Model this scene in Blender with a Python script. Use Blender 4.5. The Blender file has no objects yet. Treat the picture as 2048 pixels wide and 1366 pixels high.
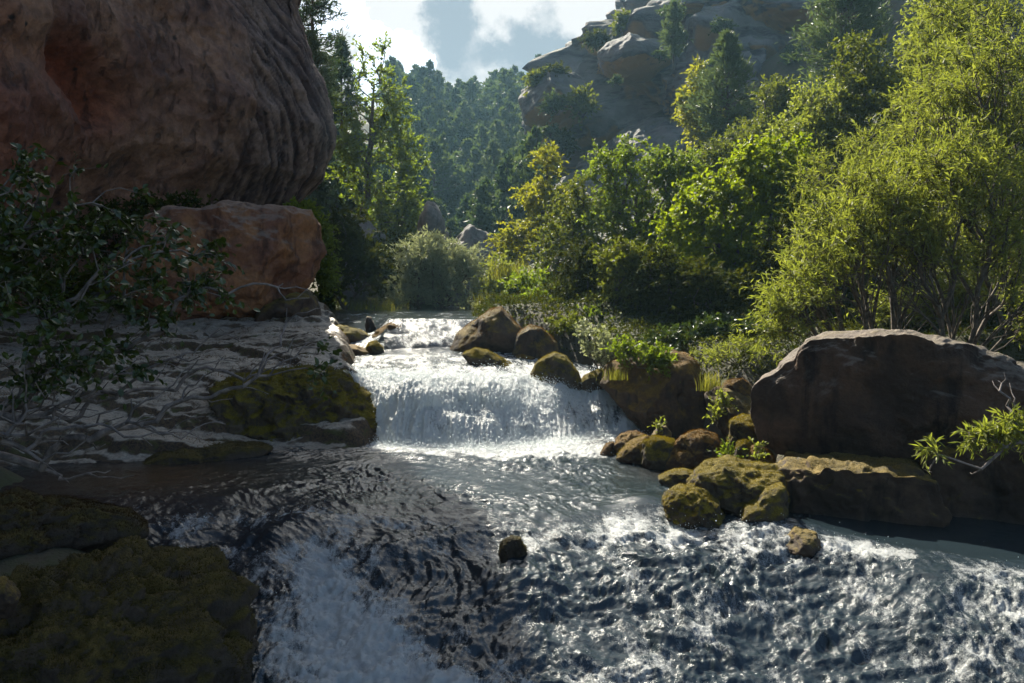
import bpy, math, random
import numpy as np
from mathutils import Vector
scene = bpy.context.scene
COL = scene.collection
# ------------------------------------------------------------------ camera
HC, FPX, HOR = 2.5, 1600.0, 600.0          # eye height over the pool, focal length in photo pixels, horizon row
cd = bpy.data.cameras.new('camera'); cam = bpy.data.objects.new('camera', cd); COL.objects.link(cam)
cam.location = (0, 0, HC); cam.rotation_euler = (math.radians(90), 0, 0)
cd.sensor_width = 36.0; cd.lens = 36.0*FPX/2048.0; cd.shift_y = -(683-HOR)/2048.0
cd.clip_start = 0.1; cd.clip_end = 3000
scene.camera = cam
# ------------------------------------------------------------------ sun and sky
SUN_AZ, SUN_EL = math.radians(-17.0), math.radians(41.0)     # azimuth from +Y towards +X
sv = Vector((math.sin(SUN_AZ)*math.cos(SUN_EL), math.cos(SUN_AZ)*math.cos(SUN_EL), math.sin(SUN_EL)))
sd = bpy.data.lights.new('sun', 'SUN'); sun = bpy.data.objects.new('sun', sd); COL.objects.link(sun)
sd.energy = 5.0; sd.angle = math.radians(0.55); sd.color = (1.0, 0.93, 0.78)
sun.rotation_euler = (-sv).to_track_quat('-Z', 'Y').to_euler(); sun.location = (0, 0, 60)
world = bpy.data.worlds.new('World'); scene.world = world; world.use_nodes = True

def nd(nt, typ, ins=None, **props):
    n = nt.nodes.new(typ)
    for k, v in props.items(): setattr(n, k, v)
    for k, v in (ins or {}).items():
        if hasattr(v, 'is_output'): nt.links.new(v, n.inputs[k])
        else: n.inputs[k].default_value = v
    return n
def mth(nt, op, a, b=0.0, c=0.0, clamp=False):
    n = nt.nodes.new('ShaderNodeMath'); n.operation = op; n.use_clamp = clamp
    for i, v in enumerate((a, b, c)):
        if hasattr(v, 'is_output'): nt.links.new(v, n.inputs[i])
        else: n.inputs[i].default_value = v
    return n.outputs[0]
def mixc(nt, f, a, b, typ='MIX'):
    n = nt.nodes.new('ShaderNodeMix'); n.data_type = 'RGBA'; n.blend_type = typ
    for i, v in ((0, f), (6, a), (7, b)):
        if hasattr(v, 'is_output'): nt.links.new(v, n.inputs[i])
        elif i == 0: n.inputs[i].default_value = v
        else: n.inputs[i].default_value = (*v[:3], 1)
    return n.outputs[2]
def sstep(nt, x, a, b):
    n = nd(nt, 'ShaderNodeMapRange', {0: x, 1: a, 2: b}, interpolation_type='SMOOTHSTEP'); return n.outputs[0]

def build_world():
    nt = world.node_tree; nt.nodes.clear()
    sky = nd(nt, 'ShaderNodeTexSky', sky_type='NISHITA', sun_disc=False, sun_elevation=SUN_EL, sun_rotation=SUN_AZ)
    sky.air_density = 1.0; sky.dust_density = 1.2; sky.ozone_density = 1.2
    co = nd(nt, 'ShaderNodeTexCoord').outputs['Generated']
    wn = nd(nt, 'ShaderNodeTexNoise', {'Vector': co, 'Scale': 11.0, 'Detail': 7.0, 'Roughness': .6}).outputs['Color']
    wv = nd(nt, 'ShaderNodeVectorMath', {0: wn, 1: (.5, .5, .5)}, operation='SUBTRACT').outputs[0]
    cw = nd(nt, 'ShaderNodeVectorMath', {0: wv, 1: (.16, .16, .16), 2: co}, operation='MULTIPLY_ADD').outputs[0]
    cw = nd(nt, 'ShaderNodeVectorMath', {0: cw}, operation='NORMALIZE').outputs[0]
    n1 = nd(nt, 'ShaderNodeTexNoise', {'Vector': co, 'Scale': 5.0, 'Detail': 9.0, 'Roughness': 0.58, 'Distortion': 0.25}).outputs[0]
    n2 = nd(nt, 'ShaderNodeTexNoise', {'Vector': co, 'Scale': 14.0, 'Detail': 8.0, 'Roughness': 0.62, 'Distortion': 0.1}).outputs[0]
    def lump(px, py, r):
        d = Vector(((px-1024)/FPX, 1, (HOR-py)/FPX)).normalized()
        dot = nd(nt, 'ShaderNodeVectorMath', {0: cw, 1: tuple(d)}, operation='DOT_PRODUCT').outputs['Value']
        return sstep(nt, dot, math.cos(r*1.25), 1.0)
    m = mth(nt, 'MULTIPLY', n1, 0.55)
    for px, py, r, w in ((900, 40, .085, .5), (1010, 110, .085, .5), (1090, 60, .10, .5), (1200, 70, .085, .4), (960, 70, .08, .35), (690, 100, .028, .35), (690, 0, .05, .3),
                         (1040, 175, .06, .25), (830, 20, .06, .3), (700, -500, .5, .25), (1300, -900, .5, .2), (800, 140, .05, -.75), (712, 55, .035, -.7), (880, 172, .035, -.4), (1000, 190, .03, -.2), (760, 100, .03, -.3)):
        m = mth(nt, 'ADD', m, mth(nt, 'MULTIPLY', lump(px, py, r), w))
    m = mth(nt, 'ADD', m, mth(nt, 'MULTIPLY', mth(nt, 'SUBTRACT', n2, 0.5), 1.1))
    cov = sstep(nt, m, 0.42, 0.60)
    g = mth(nt, 'MULTIPLY', n1, 0.35)
    for px, py, r, w in ((940, 85, .055, .7), (1085, 95, .055, .75), (1110, 150, .05, .5), (880, 60, .04, .4), (1010, 15, .035, -.4), (1210, 40, .06, -.4), (760, 20, .05, -.4)):
        g = mth(nt, 'ADD', g, mth(nt, 'MULTIPLY', lump(px, py, r), w))
    g = mth(nt, 'ADD', g, mth(nt, 'MULTIPLY', mth(nt, 'SUBTRACT', n2, 0.5), 1.5))
    grey = sstep(nt, g, 0.16, 1.0)
    cc = mixc(nt, grey, (5.3, 5.25, 5.15), (2.1, 2.5, 2.85))
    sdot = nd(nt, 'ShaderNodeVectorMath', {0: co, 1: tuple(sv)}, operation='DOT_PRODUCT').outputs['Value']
    cov = mth(nt, 'MAXIMUM', cov, mth(nt, 'MULTIPLY', sstep(nt, sdot, .935, .985), .9))               # bright cloud added round the sun, above the frame, to lighten the water
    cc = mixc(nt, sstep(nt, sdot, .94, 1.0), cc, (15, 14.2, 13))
    hi = nd(nt, 'ShaderNodeVectorMath', {0: cw, 1: (-.17, .48, .86)}, operation='DOT_PRODUCT').outputs['Value']  # unseen high bright cloud, added so the water mirrors more light
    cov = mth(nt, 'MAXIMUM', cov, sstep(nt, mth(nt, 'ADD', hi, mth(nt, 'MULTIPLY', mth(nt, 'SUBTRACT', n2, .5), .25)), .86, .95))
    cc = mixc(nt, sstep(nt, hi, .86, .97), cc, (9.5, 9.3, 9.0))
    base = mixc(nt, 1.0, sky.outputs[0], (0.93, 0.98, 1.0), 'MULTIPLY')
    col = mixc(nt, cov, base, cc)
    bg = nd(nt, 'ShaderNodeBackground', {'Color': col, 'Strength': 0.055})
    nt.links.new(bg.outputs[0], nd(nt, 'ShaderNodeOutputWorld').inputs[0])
build_world()
vs = scene.view_settings
vs.view_transform = 'Standard'; vs.look = 'None'; vs.exposure = 1.6; vs.gamma = 1.0; vs.use_curve_mapping = False
cy = scene.cycles
cy.max_bounces = 6; cy.diffuse_bounces = 3; cy.glossy_bounces = 3; cy.transmission_bounces = 3; cy.transparent_max_bounces = 4; cy.volume_bounces = 1
cy.sample_clamp_indirect = 4.0; cy.sample_clamp_direct = 12.0

# ------------------------------------------------------------------ noise, mesh and object helpers
_pr = np.random.RandomState(7)
_perm = np.concatenate([_pr.permutation(512)]*3).astype(np.int32)
_g3 = _pr.normal(size=(512, 3)).astype(np.float32); _g3 /= np.linalg.norm(_g3, axis=1)[:, None]
def noise(p):
    p = np.asarray(p, np.float32); i = np.floor(p).astype(np.int32); f = p-i; u = f*f*f*(f*(f*6-15)+10); i &= 511
    r = 0
    for dx in (0, 1):
        wx = u[..., 0] if dx else 1-u[..., 0]; hx = _perm[i[..., 0]+dx]
        for dy in (0, 1):
            wy = wx*(u[..., 1] if dy else 1-u[..., 1]); hy = _perm[hx+i[..., 1]+dy]
            for dz in (0, 1):
                g = _g3[_perm[hy+((i[..., 2]+dz) & 511)] & 511]
                r = r + wy*(u[..., 2] if dz else 1-u[..., 2])*(g[..., 0]*(f[..., 0]-dx)+g[..., 1]*(f[..., 1]-dy)+g[..., 2]*(f[..., 2]-dz))
    return r*1.6
def fbm(p, oct=4, gain=0.5, lac=2.03, ridged=False):
    p = np.asarray(p, np.float32); a, s, tot = 1.0, 0, 0
    for o in range(oct):
        n = noise(p+o*17.3)
        if ridged: n = 1-2*np.abs(n)
        s = s+a*n; tot += a; a *= gain; p = p*lac
    return s/tot
def v3(x, y, z=0.0):
    x, y = np.broadcast_arrays(np.asarray(x, float), np.asarray(y, float)); return np.stack([x, y, np.broadcast_to(z, x.shape)], -1)
def smooth(a, b, x):
    t = np.clip((x-a)/(b-a), 0, 1); return t*t*(3-2*t)
def P(px, py, Y): return np.array([(px-1024)/FPX*Y, Y, HC-(py-HOR)/FPX*Y])

def make_mesh(name, V, faces, attrs=None, smooth_=True, mats=(), midx=None, uv=None):
    """V (n,3); faces: list of (m,k) int arrays; midx: material index per face list."""
    me = bpy.data.meshes.new(name); V = np.asarray(V, np.float32)
    me.vertices.add(len(V)); me.vertices.foreach_set('co', V.ravel())
    faces = [np.asarray(f, np.int32) for f in faces if len(f)]
    li = np.concatenate([f.ravel() for f in faces]); tot = np.concatenate([np.full(len(f), f.shape[1], np.int32) for f in faces])
    st = np.concatenate([[0], np.cumsum(tot)[:-1]]).astype(np.int32)
    me.loops.add(len(li)); me.loops.foreach_set('vertex_index', li)
    me.polygons.add(len(tot)); me.polygons.foreach_set('loop_start', st)
    for m in mats: me.materials.append(m)
    if midx is not None:
        me.polygons.foreach_set('material_index', np.concatenate([np.full(len(f), k, np.int32) for f, k in zip(faces, midx)]))
    me.update(calc_edges=True)
    me.polygons.foreach_set('use_smooth', np.full(len(tot), smooth_, bool))
    for k, a in (attrs or {}).items():
        at = me.attributes.new(k, 'FLOAT', 'POINT'); at.data.foreach_set('value', np.asarray(a, np.float32))
    if uv is not None:
        ul = me.uv_layers.new(name='flow'); ul.data.foreach_set('uv', np.asarray(uv, np.float32)[li].ravel())
    me.validate(); return me
def link(name, me, parent=None, loc=None):
    o = bpy.data.objects.new(name, me); COL.objects.link(o)
    if parent is not None: o.parent = parent
    if loc is not None: o.location = loc
    return o
def tag(o, label=None, cat=None, group=None, kind=None):
    if label: o['label'] = label
    if cat: o['category'] = cat
    if group: o['group'] = group
    if kind: o['kind'] = kind
    return o
def thing(name, label, cat, loc, group=None):
    o = bpy.data.objects.new(name, None); COL.objects.link(o); o.location = loc; o.empty_display_size = 0.3
    return tag(o, label, cat, group)
def grid_faces(nr, nc):
    a = np.arange(nr*nc).reshape(nr, nc); return np.stack([a[:-1, :-1], a[:-1, 1:], a[1:, 1:], a[1:, :-1]], -1).reshape(-1, 4)
def unit(v): return v/np.maximum(np.linalg.norm(v, axis=-1, keepdims=True), 1e-9)

def tubes(A, B, ra, rb, sides=5):
    """independent tapered tubes from A to B"""
    n = len(A); t = unit(B-A); ref = np.where(np.abs(t[:, 2:3]) > .9, [[1., 0, 0]], [[0, 0, 1.]])
    s = unit(np.cross(t, ref)); u = np.cross(s, t); an = np.arange(sides)/sides*2*np.pi
    c = np.cos(an)[None, :, None]*s[:, None]+np.sin(an)[None, :, None]*u[:, None]
    V = np.concatenate([(A-t*ra[:, None]*.4)[:, None]+c*ra[:, None, None], (B+t*rb[:, None]*.3)[:, None]+c*rb[:, None, None]], 1).reshape(-1, 3)
    k = np.arange(sides); q = np.stack([k, (k+1) % sides, (k+1) % sides+sides, k+sides], -1)
    F = (np.arange(n)*2*sides)[:, None, None]+q[None]
    return V, F.reshape(-1, 4)
LEAF = {  # template points (along, across, lift) and faces
    'broad': (np.array([[0, 0, 0], [.35, .34, .08], [.75, .27, .05], [1, 0, -.08], [.75, -.27, .05], [.35, -.34, .08], [.5, 0, 0]]), [[0, 6, 1], [1, 6, 2], [2, 6, 3], [3, 6, 4], [4, 6, 5], [5, 6, 0]]),
    'mid': (np.array([[0, 0, 0], [.45, .3, .05], [1, 0, -.06], [.45, -.3, .05]]), [[0, 2, 1], [0, 3, 2]]),
    'lance': (np.array([[0, 0, 0], [.4, .11, .02], [1, 0, -.1], [.4, -.11, .02]]), [[0, 2, 1], [0, 3, 2]]),
    'needle': (np.array([[0, .07, 0], [0, -.07, 0], [1, 0, .05]]), [[0, 1, 2]]),
}
def leaves(pos, d, nrm, size, rnd, shape):
    T, F = LEAF[shape]; d = unit(d); s = unit(np.cross(nrm, d)); n = np.cross(d, s)
    V = pos[:, None]+size[:, None, None]*(T[None, :, 0:1]*d[:, None]+T[None, :, 1:2]*s[:, None]+T[None, :, 2:3]*n[:, None])
    F = (np.arange(len(pos))*len(T))[:, None, None]+np.array(F)[None]
    return V.reshape(-1, 3), F.reshape(-1, 3), np.repeat(rnd, len(T))

def tufts(V, F, n, h, seed, nzmin=.12, mask=2.4, rnds=(.0, 1.0)):
    rng = np.random.RandomState(seed); A, B, C = V[F[:, 0]], V[F[:, 1]], V[F[:, 2]]
    nr = np.cross(B-A, C-A); ar = np.linalg.norm(nr, axis=1); nr = nr/ar[:, None]; cen = (A+B+C)/3
    w = ar*np.clip(nr[:, 2]-nzmin+mask*.5*fbm(cen*2.2+3, 3), 0, .6)
    i = rng.choice(len(F), n, p=w/w.sum()); a, b = rng.rand(2, n); fl = a+b > 1; a[fl], b[fl] = 1-a[fl], 1-b[fl]
    pos = A[i]+(B[i]-A[i])*a[:, None]+(C[i]-A[i])*b[:, None]; nn = nr[i]
    d = unit(nn+rng.normal(size=(n, 3))*.55+[0, 0, -.12]); cl = .5+.9*fbm(pos*3.1, 3)
    rr = np.clip(cl*.7+rng.rand(n)*.35, 0, 1)*(rnds[1]-rnds[0])+rnds[0]
    return leaves(pos-nn*h*.15, d, rng.normal(size=(n, 3)), h*(.5+rng.rand(n)), rr, 'needle')
# ------------------------------------------------------------------ materials
def new_mat(name):
    m = bpy.data.materials.new(name); m.use_nodes = True; nt = m.node_tree; nt.nodes.clear()
    out = nd(nt, 'ShaderNodeOutputMaterial'); return m, nt, out
def leaf_mat(name, c0, c1, tr=(1.5, 1.5, .5), fac=0.45, rough=0.55, spec=0.2):
    m, nt, out = new_mat(name)
    a = nd(nt, 'ShaderNodeAttribute', attribute_name='rnd').outputs['Fac']
    c = mixc(nt, a, c0, c1)
    p = nd(nt, 'ShaderNodeBsdfPrincipled', {'Base Color': c, 'Roughness': rough, 'Specular IOR Level': spec})
    t = nd(nt, 'ShaderNodeBsdfTranslucent', {'Color': mixc(nt, 1.0, c, tr, 'MULTIPLY')})
    nt.links.new(nd(nt, 'ShaderNodeMixShader', {0: fac, 1: p.outputs[0], 2: t.outputs[0]}).outputs[0], out.inputs[0]); return m
def bark_mat(name, c0, c1, scale=12):
    m, nt, out = new_mat(name)
    co = nd(nt, 'ShaderNodeTexCoord').outputs['Object']
    n = nd(nt, 'ShaderNodeTexNoise', {'Vector': co, 'Scale': scale, 'Detail': 5.0, 'Roughness': .65}).outputs[0]
    b = nd(nt, 'ShaderNodeBump', {'Strength': .6, 'Distance': .02, 'Height': n})
    p = nd(nt, 'ShaderNodeBsdfPrincipled', {'Base Color': mixc(nt, sstep(nt, n, .35, .65), c0, c1), 'Roughness': .85, 'Normal': b.outputs[0]})
    nt.links.new(p.outputs[0], out.inputs[0]); return m
def rock_mat(name, c0, c1, c2, scale=1.0, moss=0.0, m0=(.05, .05, .008), m1=(.16, .13, .015), rough=.8, mossn=(.1, .75), bump=.05, streak=0.0, lichen=0.0):
    """c0/c1 broad patches, c2 dark stains; moss grows on what faces up; lichen = pale weathered crust on top"""
    m, nt, out = new_mat(name)
    co = nd(nt, 'ShaderNodeTexCoord').outputs['Object']
    big = nd(nt, 'ShaderNodeTexNoise', {'Vector': co, 'Scale': .9*scale, 'Detail': 6.0, 'Roughness': .6, 'Distortion': .4}).outputs[0]
    fin = nd(nt, 'ShaderNodeTexNoise', {'Vector': co, 'Scale': 9*scale, 'Detail': 8.0, 'Roughness': .7}).outputs[0]
    st = nd(nt, 'ShaderNodeTexNoise', {'Vector': nd(nt, 'ShaderNodeMapping', {0: co, 3: (2.2*scale, 2.2*scale, .45*scale)}).outputs[0], 'Scale': 1.6, 'Detail': 7.0, 'Roughness': .62}).outputs[0]
    col = mixc(nt, sstep(nt, big, .38, .62), c0, c1)
    col = mixc(nt, mth(nt, 'MULTIPLY', sstep(nt, st, .5, .68), .85), col, c2)
    col = mixc(nt, mth(nt, 'MULTIPLY', sstep(nt, fin, .3, .75), .5), mixc(nt, 1.0, col, (.62, .6, .6), 'MULTIPLY'), mixc(nt, 1.0, col, (1.4, 1.38, 1.3), 'MULTIPLY'))
    geo = nd(nt, 'ShaderNodeNewGeometry')
    nz = nd(nt, 'ShaderNodeSeparateXYZ', {0: geo.outputs['Normal']}).outputs[2]
    h = mth(nt, 'ADD', mth(nt, 'MULTIPLY', big, .6), mth(nt, 'MULTIPLY', fin, .4))
    r_ = rough
    if lichen:
        lk = mth(nt, 'MULTIPLY', sstep(nt, mth(nt, 'ADD', nz, mth(nt, 'MULTIPLY', mth(nt, 'SUBTRACT', fin, .5), .8)), .35, .75), lichen)
        col = mixc(nt, lk, col, (.22, .19, .16))
    if moss:
        mn = nd(nt, 'ShaderNodeTexNoise', {'Vector': co, 'Scale': 2.2*scale, 'Detail': 7.0, 'Roughness': .65}).outputs[0]
        mf = nd(nt, 'ShaderNodeTexNoise', {'Vector': co, 'Scale': 38*scale, 'Detail': 3.0}).outputs[0]
        k = mth(nt, 'ADD', nz, mth(nt, 'MULTIPLY', mth(nt, 'SUBTRACT', mn, .5), 2.2))
        mk = mth(nt, 'MULTIPLY', sstep(nt, k, mossn[0], mossn[1]), moss, clamp=True)
        mc = mixc(nt, sstep(nt, mth(nt, 'ADD', mth(nt, 'MULTIPLY', mn, .6), mth(nt, 'MULTIPLY', mf, .4)), .35, .65), m0, m1)
        col = mixc(nt, mk, col, mc)
        h = mth(nt, 'ADD', h, mth(nt, 'MULTIPLY', mth(nt, 'MULTIPLY', mf, mk), .35))
        r_ = mth(nt, 'ADD', rough, mth(nt, 'MULTIPLY', mk, .9-rough))
    b = nd(nt, 'ShaderNodeBump', {'Strength': .9, 'Distance': bump, 'Height': h})
    p = nd(nt, 'ShaderNodeBsdfPrincipled', {'Base Color': col, 'Roughness': r_, 'Specular IOR Level': .35, 'Normal': b.outputs[0]})
    nt.links.new(p.outputs[0], out.inputs[0]); return m

def ledge_mat():
    m, nt, out = new_mat('ledge_slabs')
    co = nd(nt, 'ShaderNodeTexCoord').outputs['Object']
    sc = nd(nt, 'ShaderNodeMapping', {0: co, 2: (0, 0, -.25), 3: (.8, 1.0, 1.6)}).outputs[0]
    a = nd(nt, 'ShaderNodeTexNoise', {'Vector': sc, 'Scale': 1.0, 'Detail': 8.0, 'Roughness': .62, 'Distortion': .7}).outputs[0]
    b_ = nd(nt, 'ShaderNodeTexNoise', {'Vector': sc, 'Scale': 4.2, 'Detail': 8.0, 'Roughness': .68, 'Distortion': .5}).outputs[0]
    f = nd(nt, 'ShaderNodeTexNoise', {'Vector': co, 'Scale': 26.0, 'Detail': 5.0, 'Roughness': .7}).outputs[0]
    nz = nd(nt, 'ShaderNodeSeparateXYZ', {0: nd(nt, 'ShaderNodeNewGeometry').outputs['Normal']}).outputs[2]
    k = mth(nt, 'ADD', mth(nt, 'ADD', mth(nt, 'MULTIPLY', a, 1.0), mth(nt, 'MULTIPLY', b_, .9)), mth(nt, 'MULTIPLY', mth(nt, 'SUBTRACT', nz, .85), 1.4))
    pale = sstep(nt, k, .76, 1.06)                                     # bare pale slab against brown algae and moss
    stone = mixc(nt, sstep(nt, f, .35, .65), (.165, .138, .108), (.285, .25, .20))
    brown = mixc(nt, sstep(nt, f, .35, .65), (.022, .015, .010), (.085, .052, .024))
    brown = mixc(nt, sstep(nt, b_, .5, .6), brown, (.055, .05, .012))
    h = mth(nt, 'ADD', mth(nt, 'MULTIPLY', b_, .7), mth(nt, 'MULTIPLY', f, .3))
    b = nd(nt, 'ShaderNodeBump', {'Strength': .9, 'Distance': .06, 'Height': h})
    p = nd(nt, 'ShaderNodeBsdfPrincipled', {'Base Color': mixc(nt, pale, brown, stone), 'Roughness': mth(nt, 'SUBTRACT', .85, mth(nt, 'MULTIPLY', pale, .4)), 'Normal': b.outputs[0]})
    nt.links.new(p.outputs[0], out.inputs[0]); return m
M = {
 'maple': leaf_mat('leaf_bright_green', (.075, .11, .012), (.20, .23, .02), (1.7, 1.75, .5), .5),
 'ash': leaf_mat('leaf_yellow_green', (.06, .09, .018), (.18, .20, .035), (1.4, 1.6, .5), .48),
 'golden': leaf_mat('leaf_golden', (.13, .14, .02), (.30, .28, .035), (1.35, 1.4, .5), .5),
 'willow': leaf_mat('leaf_willow', (.10, .12, .032), (.26, .265, .075), (1.4, 1.5, .55), .48),
 'silver': leaf_mat('leaf_silver_willow', (.15, .165, .10), (.32, .33, .21), (1.15, 1.2, .8), .4),
 'olive': leaf_mat('leaf_olive', (.055, .07, .018), (.15, .155, .03), (1.4, 1.5, .5), .45),
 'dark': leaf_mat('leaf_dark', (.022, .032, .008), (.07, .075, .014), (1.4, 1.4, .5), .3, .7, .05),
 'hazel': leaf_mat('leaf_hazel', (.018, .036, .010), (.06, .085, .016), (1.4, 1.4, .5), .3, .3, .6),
 'pine': leaf_mat('pine_needles', (.024, .046, .022), (.065, .092, .035), (1.2, 1.3, .7), .3),
 'pine_mid': leaf_mat('pine_needles_mid', (.038, .062, .026), (.10, .125, .045), (1.2, 1.3, .7), .35),
 'pine_pale': leaf_mat('pine_needles_pale', (.06, .085, .04), (.13, .155, .07), (1.2, 1.3, .7), .35),
 'grass': leaf_mat('grass_blades', (.08, .10, .025), (.22, .22, .06), (1.5, 1.4, .5), .5),
 'mossb': leaf_mat('moss_fibres', (.05, .048, .006), (.19, .155, .014), (1.4, 1.25, .4), .4, .8, .1),
 'mossg': leaf_mat('moss_fibres_dark', (.012, .012, .003), (.08, .068, .011), (1.3, 1.25, .4), .3, .8, .1),
 'mossd': leaf_mat('moss_fibres_brown', (.014, .009, .004), (.06, .034, .010), (1.3, 1.1, .4), .3, .8, .1),
 'mossr': leaf_mat('moss_fibres_rust', (.05, .028, .008), (.15, .085, .015), (1.3, 1.1, .4), .3, .8, .1),
 'bark': bark_mat('bark_dark', (.035, .026, .018), (.12, .09, .062)),
 'barkg': bark_mat('bark_grey', (.07, .058, .052), (.2, .165, .15)),
 'rock_wet': rock_mat('rock_dark_brown', (.045, .030, .021), (.095, .062, .042), (.015, .011, .009), 1.5, moss=.9, m0=(.045, .036, .006), m1=(.17, .115, .018), mossn=(.25, .95)),
 'rock_moss': rock_mat('rock_mossy', (.06, .045, .03), (.10, .075, .05), (.02, .016, .012), 2.0, moss=1.0, m0=(.034, .028, .005), m1=(.165, .125, .012), mossn=(.1, .75)),
 'rock_rust': rock_mat('rock_rust_moss', (.07, .042, .026), (.10, .06, .036), (.02, .014, .01), 2.0, moss=1.0, m0=(.06, .034, .01), m1=(.19, .115, .022), mossn=(0, .8)),
 'rock_shade': rock_mat('rock_moss_shaded', (.05, .038, .028), (.085, .062, .044), (.016, .013, .01), 2.0, moss=1.0, m0=(.016, .013, .004), m1=(.085, .062, .011), mossn=(.0, .8)),  # darker copy of the mossy rock with shade put into its colours
 'boulder': rock_mat('boulder_brown', (.055, .034, .023), (.14, .082, .052), (.014, .010, .008), 1.2, moss=.55, m0=(.05, .042, .01), m1=(.14, .11, .03), mossn=(.75, 1.5), lichen=.5, bump=.2),
 'red': rock_mat('boulder_red', (.22, .10, .062), (.34, .16, .07), (.07, .032, .022), .9, bump=.2, lichen=.45),
 'ledge': ledge_mat(),
 'grey': rock_mat('crag_grey', (.13, .12, .12), (.20, .185, .175), (.055, .052, .055), .16, moss=.35, m0=(.04, .05, .02), m1=(.10, .10, .04), mossn=(.35, 1.1), bump=.5),
 'greys': rock_mat('rock_grey', (.17, .16, .15), (.24, .22, .2), (.07, .065, .06), .6, bump=.15),
}
def lobe_mat():
    m, nt, out = new_mat('crag_lobes')
    co = nd(nt, 'ShaderNodeTexCoord').outputs['Object']
    big = nd(nt, 'ShaderNodeTexNoise', {'Vector': co, 'Scale': .13, 'Detail': 8.0, 'Roughness': .62, 'Distortion': .5}).outputs[0]
    st = nd(nt, 'ShaderNodeTexNoise', {'Vector': nd(nt, 'ShaderNodeMapping', {0: co, 2: (0, .55, 0), 3: (.25, .25, 1.1)}).outputs[0], 'Scale': .7, 'Detail': 9.0, 'Roughness': .68}).outputs[0]
    fin = nd(nt, 'ShaderNodeTexNoise', {'Vector': co, 'Scale': 1.6, 'Detail': 8.0, 'Roughness': .7}).outputs[0]
    col = mixc(nt, sstep(nt, big, .38, .62), (.12, .115, .115), (.23, .21, .195))
    col = mixc(nt, mth(nt, 'MULTIPLY', sstep(nt, st, .46, .60), .85), col, (.035, .035, .04))
    nz = nd(nt, 'ShaderNodeSeparateXYZ', {0: nd(nt, 'ShaderNodeNewGeometry').outputs['Normal']}).outputs[2]
    un = mth(nt, 'MULTIPLY', sstep(nt, mth(nt, 'SUBTRACT', mth(nt, 'MULTIPLY', big, .5), nz), .62, 1.1), .85)   # bare orange stone where nothing weathers it
    col = mixc(nt, un, col, (.46, .27, .12))
    gr = mth(nt, 'MULTIPLY', sstep(nt, mth(nt, 'ADD', nz, mth(nt, 'MULTIPLY', mth(nt, 'SUBTRACT', fin, .5), 2.0)), .55, 1.1), .6)
    col = mixc(nt, gr, col, (.07, .085, .03))
    b = nd(nt, 'ShaderNodeBump', {'Strength': 1.0, 'Distance': .6, 'Height': mth(nt, 'ADD', mth(nt, 'MULTIPLY', st, .6), mth(nt, 'MULTIPLY', fin, .4))})
    p = nd(nt, 'ShaderNodeBsdfPrincipled', {'Base Color': col, 'Roughness': .85, 'Normal': b.outputs[0]})
    nt.links.new(p.outputs[0], out.inputs[0]); return m
M['crag'] = lobe_mat()
def cliff_mat():
    m, nt, out = new_mat('cliff_red_limestone')
    co = nd(nt, 'ShaderNodeTexCoord').outputs['Object']
    band = nd(nt, 'ShaderNodeAttribute', attribute_name='band').outputs['Fac']
    red = nd(nt, 'ShaderNodeAttribute', attribute_name='red').outputs['Fac']
    fold = nd(nt, 'ShaderNodeAttribute', attribute_name='fold').outputs['Fac']
    big = nd(nt, 'ShaderNodeTexNoise', {'Vector': co, 'Scale': .28, 'Detail': 7.0, 'Roughness': .62, 'Distortion': .6}).outputs[0]
    st = nd(nt, 'ShaderNodeTexNoise', {'Vector': nd(nt, 'ShaderNodeMapping', {0: co, 2: (.5, 0, 0), 3: (1.1, 1.1, .35)}).outputs[0], 'Scale': .9, 'Detail': 9.0, 'Roughness': .68}).outputs[0]
    fin = nd(nt, 'ShaderNodeTexNoise', {'Vector': co, 'Scale': 3.2, 'Detail': 9.0, 'Roughness': .72}).outputs[0]
    col = mixc(nt, sstep(nt, big, .36, .62), (.43, .235, .15), (.24, .117, .083))
    col = mixc(nt, mth(nt, 'MULTIPLY', red, .8), col, (.38, .09, .035))
    col = mixc(nt, mth(nt, 'MULTIPLY', sstep(nt, st, .53, .72), .75), col, (.045, .03, .03))
    fc = mixc(nt, sstep(nt, band, .3, .7), (.04, .026, .028), (.34, .235, .19))
    col = mixc(nt, mth(nt, 'MULTIPLY', fold, .85), col, fc)
    col = mixc(nt, mth(nt, 'MULTIPLY', sstep(nt, fin, .3, .75), .6), mixc(nt, 1.0, col, (.5, .48, .48), 'MULTIPLY'), mixc(nt, 1.0, col, (1.5, 1.45, 1.35), 'MULTIPLY'))
    dg = nd(nt, 'ShaderNodeTexNoise', {'Vector': nd(nt, 'ShaderNodeMapping', {0: co, 2: (1.15, 0, 0), 3: (1.6, 1.9, .55)}).outputs[0], 'Scale': 1.3, 'Detail': 8.0, 'Roughness': .66, 'Distortion': .5}).outputs[0]
    col = mixc(nt, mth(nt, 'MULTIPLY', sstep(nt, dg, .58, .70), .6), col, (.035, .022, .02))
    pit = nd(nt, 'ShaderNodeTexVoronoi', {'Vector': co, 'Scale': 1.1}).outputs['Distance']
    col = mixc(nt, mth(nt, 'SUBTRACT', 1.0, sstep(nt, mth(nt, 'ADD', pit, mth(nt, 'MULTIPLY', fin, .25)), .16, .26)), col, (.03, .02, .018))
    b = nd(nt, 'ShaderNodeBump', {'Strength': 1.0, 'Distance': .25, 'Height': mth(nt, 'ADD', mth(nt, 'MULTIPLY', fin, .6), mth(nt, 'SUBTRACT', mth(nt, 'MULTIPLY', st, .6), mth(nt, 'MULTIPLY', sstep(nt, dg, .54, .68), .5)))})
    p = nd(nt, 'ShaderNodeBsdfPrincipled', {'Base Color': col, 'Roughness': .85, 'Normal': b.outputs[0]})
    nt.links.new(p.outputs[0], out.inputs[0]); return m
M['cliff'] = cliff_mat()
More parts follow.
